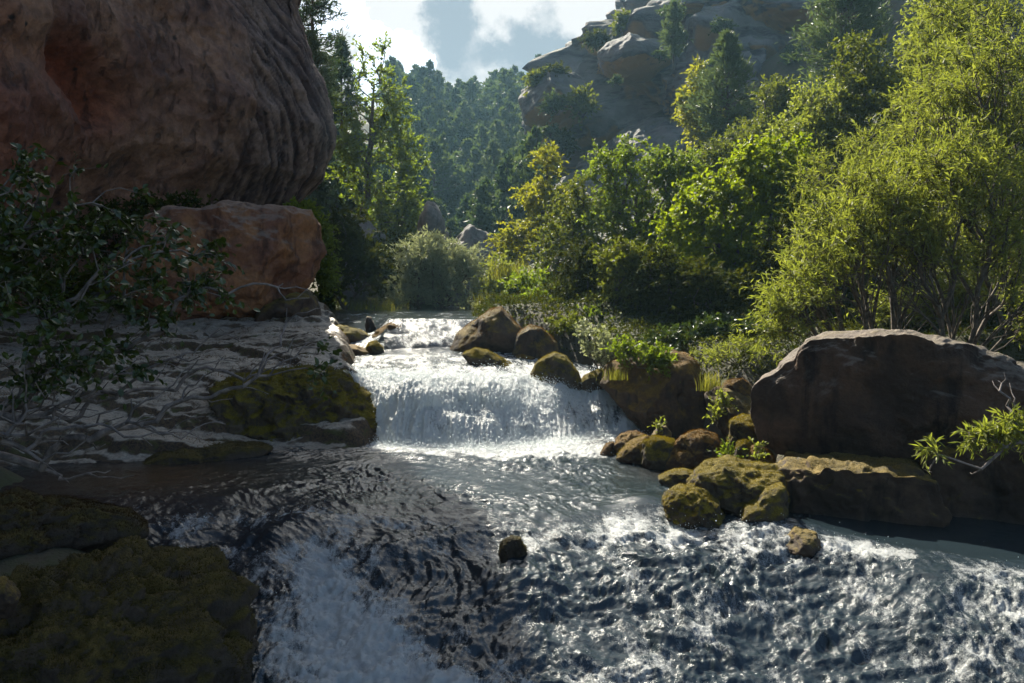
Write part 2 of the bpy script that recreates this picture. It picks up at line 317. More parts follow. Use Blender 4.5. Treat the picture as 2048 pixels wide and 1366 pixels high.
def ground_mat():
    m, nt, out = new_mat('ground_earth')
    co = nd(nt, 'ShaderNodeTexCoord').outputs['Object']
    a = nd(nt, 'ShaderNodeTexNoise', {'Vector': co, 'Scale': .35, 'Detail': 9.0, 'Roughness': .65}).outputs[0]
    f = nd(nt, 'ShaderNodeTexNoise', {'Vector': co, 'Scale': 5.0, 'Detail': 8.0, 'Roughness': .7}).outputs[0]
    col = mixc(nt, sstep(nt, a, .4, .6), (.035, .04, .014), (.075, .06, .035))
    col = mixc(nt, sstep(nt, f, .45, .7), col, (.05, .058, .018))
    nz = nd(nt, 'ShaderNodeSeparateXYZ', {0: nd(nt, 'ShaderNodeNewGeometry').outputs['True Normal']}).outputs[2]
    col = mixc(nt, sstep(nt, mth(nt, 'ADD', nz, mth(nt, 'MULTIPLY', a, .4)), .92, .7), col, (.075, .062, .048))
    b = nd(nt, 'ShaderNodeBump', {'Strength': 1.0, 'Distance': .1, 'Height': f})
    p = nd(nt, 'ShaderNodeBsdfPrincipled', {'Base Color': col, 'Roughness': .9, 'Normal': b.outputs[0]})
    nt.links.new(p.outputs[0], out.inputs[0]); return m
M['ground'] = ground_mat()
def water_mat():
    m, nt, out = new_mat('river_water')
    uv = nd(nt, 'ShaderNodeUVMap', uv_map='flow').outputs[0]
    co = nd(nt, 'ShaderNodeTexCoord').outputs['Object']
    foam = nd(nt, 'ShaderNodeAttribute', attribute_name='foam').outputs['Fac']
    shal = nd(nt, 'ShaderNodeAttribute', attribute_name='shallow').outputs['Fac']
    s1 = nd(nt, 'ShaderNodeTexNoise', {'Vector': nd(nt, 'ShaderNodeMapping', {0: uv, 3: (3.6, 1.5, 1)}).outputs[0], 'Scale': 1.5, 'Detail': 9.0, 'Roughness': .68, 'Distortion': .8}).outputs[0]
    s2 = nd(nt, 'ShaderNodeTexNoise', {'Vector': co, 'Scale': 16.0, 'Detail': 8.0, 'Roughness': .72, 'Distortion': .3}).outputs[0]
    s3 = nd(nt, 'ShaderNodeTexNoise', {'Vector': co, 'Scale': 70.0, 'Detail': 4.0, 'Roughness': .7}).outputs[0]
    k = mth(nt, 'ADD', foam, mth(nt, 'ADD', mth(nt, 'MULTIPLY', mth(nt, 'SUBTRACT', s1, .5), 1.7), mth(nt, 'ADD', mth(nt, 'MULTIPLY', mth(nt, 'SUBTRACT', s2, .5), .95), mth(nt, 'MULTIPLY', mth(nt, 'SUBTRACT', s3, .5), .7))))
    k = sstep(nt, k, .36, .92)
    k = mth(nt, 'MULTIPLY', k, sstep(nt, foam, .0, .15))
    n = nd(nt, 'ShaderNodeTexNoise', {'Vector': co, 'Scale': 26.0, 'Detail': 5.0, 'Roughness': .6, 'Distortion': 1.0}).outputs[0]
    hb = mth(nt, 'ADD', n, mth(nt, 'MULTIPLY', s3, .12))
    b = nd(nt, 'ShaderNodeBump', {'Strength': .35, 'Distance': .02, 'Height': hb})
    wc = mixc(nt, shal, (.015, .024, .030), (.06, .036, .018))
    w = nd(nt, 'ShaderNodeBsdfPrincipled', {'Base Color': wc, 'Roughness': .06, 'IOR': 1.4, 'Specular IOR Level': .75, 'Normal': b.outputs[0]})
    fb = nd(nt, 'ShaderNodeBump', {'Strength': .9, 'Distance': .05, 'Height': mth(nt, 'ADD', s2, mth(nt, 'MULTIPLY', s3, .5))})
    f = nd(nt, 'ShaderNodeBsdfPrincipled', {'Base Color': (.82, .85, .86, 1), 'Roughness': .35, 'Specular IOR Level': .5, 'Normal': fb.outputs[0]})
    t = nd(nt, 'ShaderNodeBsdfTranslucent', {'Color': (.75, .82, .82, 1)})
    fs = nd(nt, 'ShaderNodeMixShader', {0: .42, 1: f.outputs[0], 2: t.outputs[0]})
    nt.links.new(nd(nt, 'ShaderNodeMixShader', {0: mth(nt, 'MULTIPLY', k, .94), 1: w.outputs[0], 2: fs.outputs[0]}).outputs[0], out.inputs[0]); return m
M['water'] = water_mat()
def spray_mat():
    m, nt, out = new_mat('water_spray')
    f = nd(nt, 'ShaderNodeBsdfPrincipled', {'Base Color': (.78, .82, .83, 1), 'Roughness': .15, 'IOR': 1.33})
    t = nd(nt, 'ShaderNodeBsdfTranslucent', {'Color': (.8, .85, .86, 1)})
    nt.links.new(nd(nt, 'ShaderNodeMixShader', {0: .4, 1: f.outputs[0], 2: t.outputs[0]}).outputs[0], out.inputs[0]); return m
M['spray'] = spray_mat()

# ------------------------------------------------------------------ levels of the river and its banks
def water_base(x, Y):
    """smooth water surface: rapids, lip, pool, main fall, upper slope, small cascade, upper reach"""
    x = np.asarray(x, float); Y = np.asarray(Y, float)
    lip = np.interp(x, [-7, -5.4, -3.3, -1.5, 0, 2.0, 3.4, 4.7, 7, 9], [10.1, 10.0, 10.0, 9.5, 9.1, 9.35, 8.4, 7.35, 6.4, 6.2])
    lip = lip+.25*noise(v3(x*.9, Y*.3, 3.1))
    d = lip-Y
    z = -np.interp(d, [-.15, .25, 1.0, 2.2, 3.4, 6, 12], [0, .10, .34, .66, .90, 1.15, 1.4])
    yb = np.interp(x, [-4, -2.4, -1.2, -.3, 1.0, 2.6, 4], [14.6, 14.05, 13.6, 13.55, 14.1, 15.1, 16.5])
    s = Y-yb-.30*noise(v3(x*.9, 5.2))-.10*noise(v3(x*3.1, 2.2))
    h = np.interp(x, [-3, 0, 1.5, 2.6], [1.0, .97, .88, .82])
    sw = np.interp(x, [-2.4, -1.6, -.6, .8, 2.4], [.45, .5, .85, 1.0, .6])
    st_ = .5+.5*np.clip(2.2*noise(v3(x*.8, 7.7)), -1, 1)
    fall = h*((1-st_)*np.interp(s/sw, [0, .3, .7, 1.1, 1.5, 2.0], [0, .25, .50, .72, .90, 1.0])+st_*np.interp(s/sw, [0, .25, .5, .9, 1.15, 1.5, 2.0], [0, .27, .46, .60, .80, .93, 1.0]))
    up = .09*np.clip(s-1.6, 0, 4.2)
    ce = 20.5+5*smooth(-3.1, -4.0, x); casc = (1.86-1.25)*np.clip((Y+.25*noise(v3(x*1.3, 9.1))-19.1)/(ce-19.1), 0, 1)**.8
    far = .012*np.clip(Y-21, 0, 60)
    return z+fall+up+casc+far, d, s
XL = lambda Y: np.interp(Y, [3, 5, 8, 9.5, 10.5, 12, 13, 13.6, 18, 21, 25, 36, 44, 52, 62, 80], [-2.2, -2.4, -3.4, -5.6, -6.6, -6.4, -4.0, -2.5, -3.9, -5.0, -6.3, -7.5, -10, -11, -8, -6])
XR = lambda Y: np.interp(Y, [3, 6, 8, 10, 11.5, 13, 15, 16.5, 18, 19.5, 21, 25, 36, 45, 80], [7, 7, 7, 4.8, 3.9, 3.7, 3.8, 3.0, 1.7, .0, -1.0, -1.4, -1.2, -2, -3])
def ground_z(x, Y):
    x = np.asarray(x, float); Y = np.asarray(Y, float)
    W = np.interp(Y, [4, 6.5, 9.5, 13.5, 14.5, 18.8, 20.6, 40, 80, 160], [-1.3, -.9, -.02, 0, .95, 1.22, 1.85, 2.1, 3.5, 6])
    dl = XL(Y)-x; dr = x-XR(Y)
    sl = np.interp(Y, [5, 14, 24, 34, 40, 55, 90, 160], [.16, .12, .12, .5, 1.15, 1.1, .55, .2])
    sr = np.interp(Y, [5, 12, 18, 24, 34, 60, 100], [.10, .12, .05, .04, .10, .8, .6])
    bl = np.where(dl > 0, .25*smooth(0, 1.0, dl)+sl*np.clip(dl, 0, 40), 0); br = np.where(dr > 0, .5*smooth(0, .8, dr)+sr*np.clip(dr, 0, 45)+np.interp(Y, [8, 18, 34, 50], [.1, .3, .3, 0])*np.clip(dr-6, 0, 40), 0)
    inside = np.minimum(np.minimum(-dl, -dr), 1.0)
    z = W-.55*smooth(-.3, .8, inside)+bl+br
    hill = 25*smooth(62, 150, Y)*(1+.10*np.sin(x*.05+1))+3*smooth(150, 400, Y)
    z = z-.7*smooth(12.8, 13.6, Y)*smooth(17.5, 16.5, Y)*(smooth(0, .5, -dr))
    z = z-1.6*smooth(.5, 2.0, np.minimum(np.minimum(Y-10.5, 26.5-Y), -1.0-x)*1.0)*(x > -15)
    z = z+hill*np.clip(1-np.maximum(dr, 0)/90, .3, 1)
    rough = .12*smooth(0, 2, np.maximum(dl, dr))+.9*smooth(40, 80, Y)
    return z+rough*fbm(v3(x*.35, Y*.35, .5), 4)*1.5+smooth(55, 100, Y)*2.0*fbm(v3(x*.05, Y*.05, 4.5), 3)
def build_ground():
    Y = [2.0]
    while Y[-1] < 300: Y.append(Y[-1]*1.015)
    Y = np.array([-30, -15, -6, -2, .5]+Y); u = np.linspace(-1, 1, 260)
    X = u[None, :]*(np.abs(u[None, :])*.5+.7)*np.minimum(np.abs(Y)[:, None]*1.1+9, 330); YY = np.repeat(Y[:, None], 260, 1)
    Z = ground_z(X, np.maximum(YY, 3.0))
    me = make_mesh('ground', np.stack([X, YY, Z], -1).reshape(-1, 3), [grid_faces(*X.shape)], mats=[M['ground']])
    tag(link('ground', me), kind='structure')
build_ground()

FOAM = [  # x, Y, rx, ry, rotation, strength: broken water in the rapids
 (-2.35, 8.7, .55, .3, -.6, .45), (-1.9, 8.1, .75, .34, -.7, .7), (-1.45, 7.4, .8, .40, -.8, .78), (-1.15, 6.8, 1.1, .48, -.6, .95), (-.9, 6.2, 1.0, .5, -.5, .9),
 (.9, 8.75, 1.5, .28, .15, .55), (2.2, 8.6, 1.1, .3, -.4, .5), (4.7, 7.0, 1.1, .5, -.5, .55), (4.2, 6.4, 1.0, .4, -.3, .4), (.7, 6.7, .8, .3, .2, .45),
 (-3.4, 9.45, 1.6, .22, .05, .35), (3.4, 8.1, .9, .25, -.6, .45), (1.5, 9.3, .7, .25, 0, .25), (-.6, 8.6, .5, .3, -.3, .25), (2.4, 7.3, 1.2, .3, -.2, .22), (0, 12.9, 2.2, .6, .05, .6), (1.5, 13.4, 1.5, .7, .3, .7), (-1.5, 9.2, .8, .2, -.2, .4), (-.7, 9.9, .6, .15, .1, .3), (-2.4, 10.2, .7, .14, .1, .25), (.6, 10.4, .9, .15, .1, .25), (-1.4, 13.2, 1.2, .35, 0, .3)]
def build_water():
    Y = [4.2]
    while Y[-1] < 44: Y.append(Y[-1]*1.00235)
    Y = np.array(Y)
    ex = [np.linspace(y0, y1, n, endpoint=False) for y0, y1, n in ((13.4, 15.9, 130),)]
    Y = np.sort(np.concatenate([Y]+ex))
    u = np.linspace(0, 1, 720)
    lo = np.maximum(XL(Y)-1.4, -.78*Y-1.0); hi = np.minimum(XR(Y)+.8, .78*Y+1.0)
    X = lo[:, None]+(hi-lo)[:, None]*u[None, :]; YY = np.repeat(Y[:, None], len(u), 1)
    z, d, s = water_base(X, YY)
    # foam field
    foam = np.zeros_like(z)
    for fx, fy, rx, ry, ro, st in FOAM:
        c, sn = math.cos(ro), math.sin(ro); a = (X-fx)*c+(YY-fy)*sn; b = -(X-fx)*sn+(YY-fy)*c
        foam += st*np.exp(-((a/rx)**2+(b/ry)**2))
    rap = smooth(-.2, .6, d); dw = 1.2*fbm(v3(X*.6, YY*.6, 41), 3); wx0, wy0 = X+dw+YY*.25, YY+.8*fbm(v3(X*.7, YY*.7, 51), 3)
    lipf = np.exp(-((d-.12)/.22)**2); foam += .22*lipf*(.6+.8*noise(v3(X*1.3, YY*1.3, 2)))
    foam += rap*(.24+.55*fbm(v3(wx0*2.2, wy0*.8, 7), 5, .62)+.25*fbm(v3(X*.5, YY*.5, 27), 2))
    face = smooth(-.15, .1, s)*(1-smooth(1.3, 2.3, s)); foam += face*(.93+.45*fbm(v3(X*1.3, YY*1.0, 1.3), 4))
    foam -= .30*np.exp(-((X-1.55)/.75)**2)*smooth(.05, .3, s)*(1-smooth(.5, .9, s))
    base = smooth(-.9, -.1, s)*(1-smooth(-.05, .15, s)); foam += .9*base
    upf = smooth(.8, 1.4, s)*(1-smooth(17.8, 19.2, YY)); foam += upf*(.62+.40*fbm(v3(X*.9, YY*.6, 3.3), 3))
    cas = smooth(18.9, 19.3, YY)*(1-smooth(20.6, 21.2, YY)); foam += cas*(.52+.3*noise(v3(X*1.5, YY*.4, 6)))
    foam += smooth(21, 22, YY)*(1-smooth(26, 34, YY))*(.26+.25*noise(v3(X*.8, YY*.8, 9)))
    pool = (1-smooth(-.3, .2, d))*(1-smooth(-1.2, -.3, s))
    foam += np.clip(foam, 0, .5)*2.0*fbm(v3(X*2.6+YY*.8, YY*2.2, 12), 5, .65)*(1-face)
    foam = np.clip(foam*np.where(rap > .5, .82, 1), 0, 1.1)
    calm = np.exp(-((X+5.2)/1.6)**2-((YY-11.2)/1.3)**2)+smooth(2.6, 3.4, X)*(1-smooth(-.6, .15, d))*(1-smooth(9.5, 11, YY))+.6*np.exp(-((X-2.3)/.5)**2-((YY-11.8)/.8)**2)
    calm = np.clip(calm, 0, 1)
    # waves
    amp = .020+.085*rap+.03*np.exp(-((s+.6)/.8)**2)*(s < .1)+.05*upf+.035*cas
    amp = amp*(1-.92*calm)
    wx, wy = X+.25*noise(v3(X*1.2, YY*1.2, 5)), YY+.25*noise(v3(X*1.2, YY*1.2, 8))
    w = .55*fbm(v3(wx*1.1, wy*1.7, 1), 2, ridged=True)+.45*fbm(v3(wx*3.1, wy*4.2, 2), 4, .55, ridged=True)
    z = z+amp*w
    mid = np.clip(rap+pool*.7, 0, 1)*(1-.9*calm)
    gust = np.clip(.85+2.4*fbm(v3(X*.7, YY*.7, 21), 3), .12, 2.2); dg = X*.45
    z = z+mid*gust*(.034*fbm(v3(wx*3.4+dg, wy*4.6, 3.7), 3, .6)*1.6+.034*fbm(v3(wx0*6.5, wy0*2.2, 3), 4, .55, ridged=True)+.007*fbm(v3(wx0*17, wy0*8, 3), 3, .6)*1.5)
    for bx, by, br, bh in ((1.6, 9.75, .38, .13), (-2.6, 9.05, .45, .20), (-1.3, 8.6, .35, .14), (.15, 8.0, .5, .12), (2.85, 8.7, .5, .12), (1.6, 7.7, .8, .12), (3.6, 7.1, .8, .12)):   # water humping over sunken stones
        z = z+bh*np.exp(-((X-bx)**2+(YY-by)**2)/br**2)
    z = z+face*.06*fbm(v3(X*4, YY*1.2, 4), 3)+np.clip(foam, 0, 1)*((.035+.05*rap)*fbm(v3(X*5, YY*5, z*5), 5, .66)+.02*noise(v3(X*26, YY*26, z*26)))
    z = z+face*smooth(.1, .5, s)*.16*fbm(v3(X*1.3, YY*1.5, 61), 3)
    # push the face of the fall outwards in strands
    yo = YY-face*(.16*fbm(v3(X*2.2, z*1.6, 14.7), 3, .6)+.07*fbm(v3(X*5, z*1.2, 4.7), 3, .6, ridged=True)+.03*noise(v3(X*22, z*8, 1.7)))
    arc = np.cumsum(np.concatenate([np.zeros((1, X.shape[1])), np.hypot(np.diff(YY, axis=0), np.diff(z, axis=0))], 0), 0)
    shal = np.clip(calm*(X < 1)+.35*pool*smooth(1.2, 2.6, X)*smooth(10.5, 11.5, YY), 0, 1)
    V = np.stack([X, yo, z], -1).reshape(-1, 3)
    me = make_mesh('water', V, [grid_faces(*X.shape)], {'foam': foam.ravel(), 'shallow': shal.ravel()}, mats=[M['water']], uv=np.stack([X.ravel(), arc.ravel()], -1))
    tag(link('water', me), kind='structure')
    # droplets thrown up where the water breaks
    rng = np.random.RandomState(3)
    area = np.zeros_like(X); area[:-1, :-1] = (np.diff(X, axis=1)[:-1]*np.hypot(np.diff(YY, axis=0), np.diff(z, axis=0))[:, :-1])
    wgt = (np.clip(foam-.42, 0, 1)**1.3*area*(YY < 17)*(1+5*base+2.0*face*smooth(.5, .9, s)+rap*1.2)).ravel()
    idx = rng.choice(wgt.size, 52000, p=wgt/wgt.sum())
    pos = V[idx]+rng.normal(size=(len(idx), 3))*[.03, .03, .02]; pos[:, 2] += np.abs(rng.exponential(.035, len(idx)))+.004
    pos[:, 1] -= rng.exponential(.03, len(idx))*(face.ravel()[idx] > .3)
    r = np.clip(rng.lognormal(-5.6, .4, len(idx))*pos[:, 1]/11, .0015, .010)
    O = np.array([[1, 0, 0], [-1, 0, 0], [0, 1, 0], [0, -1, 0], [0, 0, 1.3], [0, 0, -1.3]])
    OF = np.array([[0, 2, 4], [2, 1, 4], [1, 3, 4], [3, 0, 4], [2, 0, 5], [1, 2, 5], [3, 1, 5], [0, 3, 5]])
    V2 = (pos[:, None]+O[None]*r[:, None, None]).reshape(-1, 3); F2 = ((np.arange(len(pos))*6)[:, None, None]+OF[None]).reshape(-1, 3)
    tag(link('water_spray', make_mesh('water_spray', V2, [F2], mats=[M['spray']])), 'white droplets of spray thrown up by the falls and rapids', 'spray', kind='stuff')
build_water()

# ------------------------------------------------------------------ left bank of stepped pale slabs
def bank_z(x, Y):
    ys = Y-np.where(Y < 15, .38*(np.minimum(x, -4)+4.3), .38*(np.minimum(x, -4)+4.3)*smooth(18, 15, Y))*1.0
    ys = ys+.35*fbm(v3(x*.7, Y*.7, 2), 3)
    zb = np.interp(ys, [11.5, 12.7, 13.3, 14.5, 16, 18, 20, 22, 26], [-.7, -.14, .16, .62, 1.05, 1.45, 1.78, 1.98, 2.3])
    st = .42; wv = zb/st+1.5*fbm(v3(x*.20+.15*Y, Y*.28, 6), 2)+.35*fbm(v3(x*1.4, Y*1.4, 16), 4, .6)
    fl = np.floor(wv); fr = wv-fl
    zt = (fl+smooth(.0, .16, fr)*.5+.5*fr)*st
    z = zb+.8*(zt-wv*st)+.22*fbm(v3(x*.5, Y*.8, 31), 3)
    edge = np.interp(Y, [11, 12.6, 13.4, 14, 16, 18, 20, 24, 27], [-3.0, -3.0, -2.7, -2.55, -3.1, -3.75, -4.35, -5.6, -6.5])+.35*fbm(v3(x*.8, Y*.8, 11), 3)
    cr = 1-np.abs(2*noise(v3(x*.9+.6*noise(v3(x*2, Y*2, 4)), Y*1.3, 41))); z = z-.10*np.clip(cr-.8, 0, 1)*5*.6
    z = z-2.2*smooth(-.15, 1.1, x-edge)
    return z+.06*fbm(v3(x*2.5, Y*2.5, 3), 5, .6, ridged=True)+.02*fbm(v3(x*9, Y*9, 3), 3)
def build_bank():
    xs = np.arange(-15, -1.2, .05); ys = np.concatenate([np.arange(11, 19, .03), np.arange(19, 27, .06)])
    X, Y = np.meshgrid(xs, ys); Z = bank_z(X, Y)
    me = make_mesh('riverbank', np.stack([X, Y, Z], -1).reshape(-1, 3), [grid_faces(*X.shape)], mats=[M['ledge']])
    tag(link('riverbank', me), kind='structure')
    V = np.stack([X, Y, Z], -1).reshape(-1, 3); F = grid_faces(*X.shape); T = np.concatenate([F[:, :3], F[:, [0, 2, 3]]])
    c = V[T].mean(1); T = T[(fbm(c*[.9, 1.6, 1]+5, 3) > .16) & (np.abs(c[:, 0]) < .66*c[:, 1]+.5) & (c[:, 2] > .02)]
    v, f, r = tufts(V, T, 26000, .05, 71, -.2)
    tag(link('bank_moss', make_mesh('bank_moss', v, [f], {'rnd': r}, smooth_=False, mats=[M['mossr']])), 'brown moss and dead grass in the hollows of the pale left bank slabs', 'moss', kind='stuff')
build_bank()

# ------------------------------------------------------------------ cliffs
def build_left_cliff():
    pts = np.array([(-19, -6), (-16.5, 8), (-14, 14), (-12.4, 19), (-10.9, 25), (-8.9, 29.5), (-7.5, 32), (-7.7, 33.8), (-9.8, 37), (-15, 42), (-30, 55)], float)
    seg = np.concatenate([[0], np.cumsum(np.hypot(*np.diff(pts, axis=0).T))]); L = seg[-1]
    s = np.concatenate([np.arange(0, 24, .3), np.arange(24, 48, .075), np.arange(48, L, .4)])
    px_ = np.interp(s, seg, pts[:, 0]); py_ = np.interp(s, seg, pts[:, 1])
    k = np.exp(-np.linspace(-2.5, 2.5, 25)**2); k /= k.sum()
    def sm(a):
        g = np.arange(0, L, .075); b = np.interp(g, s, a); b = np.convolve(np.pad(b, 12, 'edge'), k, 'valid'); return np.interp(s, g, b)
    px_, py_ = sm(px_), sm(py_)
    tx, ty = np.gradient(px_, s), np.gradient(py_, s); ln = np.hypot(tx, ty); nx, ny = ty/ln, -tx/ln
    z = np.concatenate([np.arange(-1.5, 17, .085), np.arange(17, 33, .5)])
    S, Z = np.meshgrid(s, z)
    send = np.interp(32, pts[:, 1], seg)             # arc length at the outer corner
    q = S-send
    off = np.interp(Z, [-2, 1, 3, 4.6, 6.2, 7.5, 9.5, 12, 14.5, 18, 33], [-3.6, -3.5, -3.4, -3.0, -1.7, -.45, .05, -.55, -1.5, -.5, -.4])
    foot = smooth(-9, -14, q); off = off*(1-foot*.65)
    p = np.stack([S*.22, Z*.22, S*0+.7], -1)
    off = off+1.0*fbm(p, 3)+.38*(1-.75*smooth(-6, -2, q))*fbm(np.stack([S*.75+Z*.35, Z*.55-S*.2, S*0+3], -1), 5, .55, ridged=True)+.12*fbm(np.stack([S*2.6, Z*2.6, S*0+5], -1), 4, .6)
    # folded strata sweeping round the outer corner
    rad = np.hypot((q+6.5)*1.1, (Z-5.2)*.9); ang = np.arctan2(Z-5.2, q+6.5)
    fold = smooth(-6.4, -2.2, q+1.1*noise(np.stack([S*.5, Z*.5, S*0+2], -1)))*smooth(19, 14, Z)*smooth(3.5, 5.5, Z)
    band = .5+.9*fbm(np.stack([rad*3.0, ang*2.0, S*0+1], -1), 5, .62)
    off = off*(1-.0*fold)+fold*.34*(band-.5)
    # red hollow and the red wall under it
    g1 = np.exp(-((q+11.0)/1.1)**2-((Z-8.9)/.75)**2); g2 = np.exp(-((q+9.6)/.9)**2-((Z-8.1)/.7)**2); g3 = np.exp(-((q+15.2)/1.3)**2-((Z-8.3)/1.1)**2)
    off = off-1.25*g1-.8*g2-1.2*g3
    red = np.clip(1.1*g1+.9*g2+.7*g3+.75*smooth(-5, -12, q)*smooth(8.3, 6.0, Z)*(.55+1.1*fbm(np.stack([S*.35, Z*.35, S*0+9], -1), 3))+.5*smooth(-9, -15, q)*(.3+fbm(np.stack([S*.3, Z*.3, S*0+4], -1), 3)), 0, 1)
    X = px_[None]+nx[None]*off; Y = py_[None]+ny[None]*off
    # the top runs back into the hill
    X = np.concatenate([X, X[-1:]-6, X[-1:]-25]); Y = np.concatenate([Y, Y[-1:], Y[-1:]]); Zz = np.concatenate([Z, Z[-1:]+1, Z[-1:]+4])
    red = np.concatenate([red, red[-1:], red[-1:]]); fold = np.concatenate([fold, fold[-1:], fold[-1:]]); band = np.concatenate([band, band[-1:], band[-1:]])
    V = np.stack([X, Y, Zz], -1).reshape(-1, 3); o = np.array([-11, 26, 2.0])
    me = make_mesh('cliff', V-o, [grid_faces(*X.shape)], {'red': red.ravel(), 'fold': fold.ravel(), 'band': band.ravel()}, mats=[M['cliff']])
    c = link('cliff', me, loc=o); tag(c, 'overhanging reddish brown limestone cliff with folded streaks, in deep shade', 'cliff')
build_left_cliff()

ICO = {}
def ico(level):
    if level not in ICO:
        import bmesh
        bm = bmesh.new(); bmesh.ops.create_icosphere(bm, subdivisions=level, radius=1.0)
        ICO[level] = (np.array([v.co[:] for v in bm.verts]), np.array([[v.index for v in f.verts] for f in bm.faces])); bm.free()
    return ICO[level]
def lump_shape(outline, Y, D, level=5, pw=2.6, lean=0.0, rough=.14, fs=2.1, seed=0, facet=.5, cuts=12, yaw=0.0, planes=()):
    """a full-bodied stone: the outline gives width and height, D its half depth"""
    o = np.array([P(a, b, Y) for a, b in outline])[:, [0, 2]]
    # even resampling, then radius as a function of angle
    nxt = np.roll(o, -1, 0); dense = np.concatenate([o+(nxt-o)*t for t in np.linspace(0, 1, 24, endpoint=False)])
    c = (dense.min(0)+dense.max(0))/2*.4+dense.mean(0)*.6
    a = np.arctan2(dense[:, 1]-c[1], dense[:, 0]-c[0]); r = np.hypot(*(dense-c).T); so = np.argsort(a); a, r = a[so], r[so]
    ga = np.linspace(-np.pi, np.pi, 361); gr = np.interp(ga, np.concatenate([a-2*np.pi, a, a+2*np.pi]), np.concatenate([r, r, r]))
    ker = np.exp(-np.linspace(-2, 2, 13)**2); ker /= ker.sum(); gr = np.convolve(np.concatenate([gr[-7:-1], gr, gr[1:7]]), ker, 'valid')
    n, F = ico(level)
    m = np.hypot(n[:, 0], n[:, 2]); th = np.arctan2(n[:, 2], n[:, 0]); dd = n[:, 1]
    k = 1/(m**pw+np.abs(dd)**pw)**(1/pw); R = np.interp(th, ga, gr)
    sv_ = n*k[:, None]; rg = np.random.RandomState(seed+11)
    for _ in range(cuts):                                   # flat breaks on front and back
        pl = unit(rg.normal(size=3)*[1, 1.3, 1])
        if abs(pl[1]) < .6: continue
        e = np.clip(sv_@pl-rg.uniform(.72, .98), 0, None); sv_ = sv_-pl*(e*.85)[:, None]
    for pl, dpl in planes:
        pl = unit(np.array(pl, float)); sv_ = sv_-pl*np.clip(sv_@pl-dpl, 0, None)[:, None]
    mm = np.hypot(sv_[:, 0], sv_[:, 2]); th = np.arctan2(sv_[:, 2], sv_[:, 0]); R = np.interp(th, ga, gr)
    V = np.stack([c[0]+R*mm*np.cos(th), Y+D*sv_[:, 1], c[1]+R*mm*np.sin(th)], -1)
    size = min(gr.mean(), D)
    V[:, 1] += lean*(V[:, 2]-c[1])
    out = unit(V-np.array([c[0], Y, c[1]])); q = V/size*fs+seed*7.7
    disp = rough*size*(fbm(q, 5, .5)+facet*(fbm(q*.8+9, 3, ridged=True)-.5))
    V = V+out*(disp*1.3)[:, None]
    an = -math.atan2(c[0], Y)+yaw; dx, dy = V[:, 0]-c[0], V[:, 1]-Y      # the broad side is turned to the river
    V[:, 0], V[:, 1] = c[0]+dx*math.cos(an)-dy*math.sin(an), Y+dx*math.sin(an)+dy*math.cos(an)
    return V, F, size
ROCKS = []
def rock(name, label, outline, Y, D, mat, level=5, moss=None, group=None, cat='rock', extra=(), **kw):
    """moss = (number of fibres, length, material)"""
    V, F, size = lump_shape(outline, Y, D, level, **kw); o = np.array([V[:, 0].mean(), V[:, 1].mean(), V[:, 2].min()])
    Vs, Fs = [V], [F]
    for e in extra:
        v, f, _ = lump_shape(**e); Fs.append(f+sum(len(a) for a in Vs)); Vs.append(v)
    V, F = np.concatenate(Vs), np.concatenate(Fs)
    ob = link(name, make_mesh(name, V-o, [F], mats=[M[mat]]), loc=o); tag(ob, label, cat, group)
    if moss:
        v, f, r = tufts(V, F, moss[0], moss[1], len(ROCKS)+5, *moss[3:])
        link('moss', make_mesh('moss', v-o, [f], {'rnd': r}, smooth_=False, mats=[M[moss[2]]]), ob)
    ROCKS.append(ob); return ob

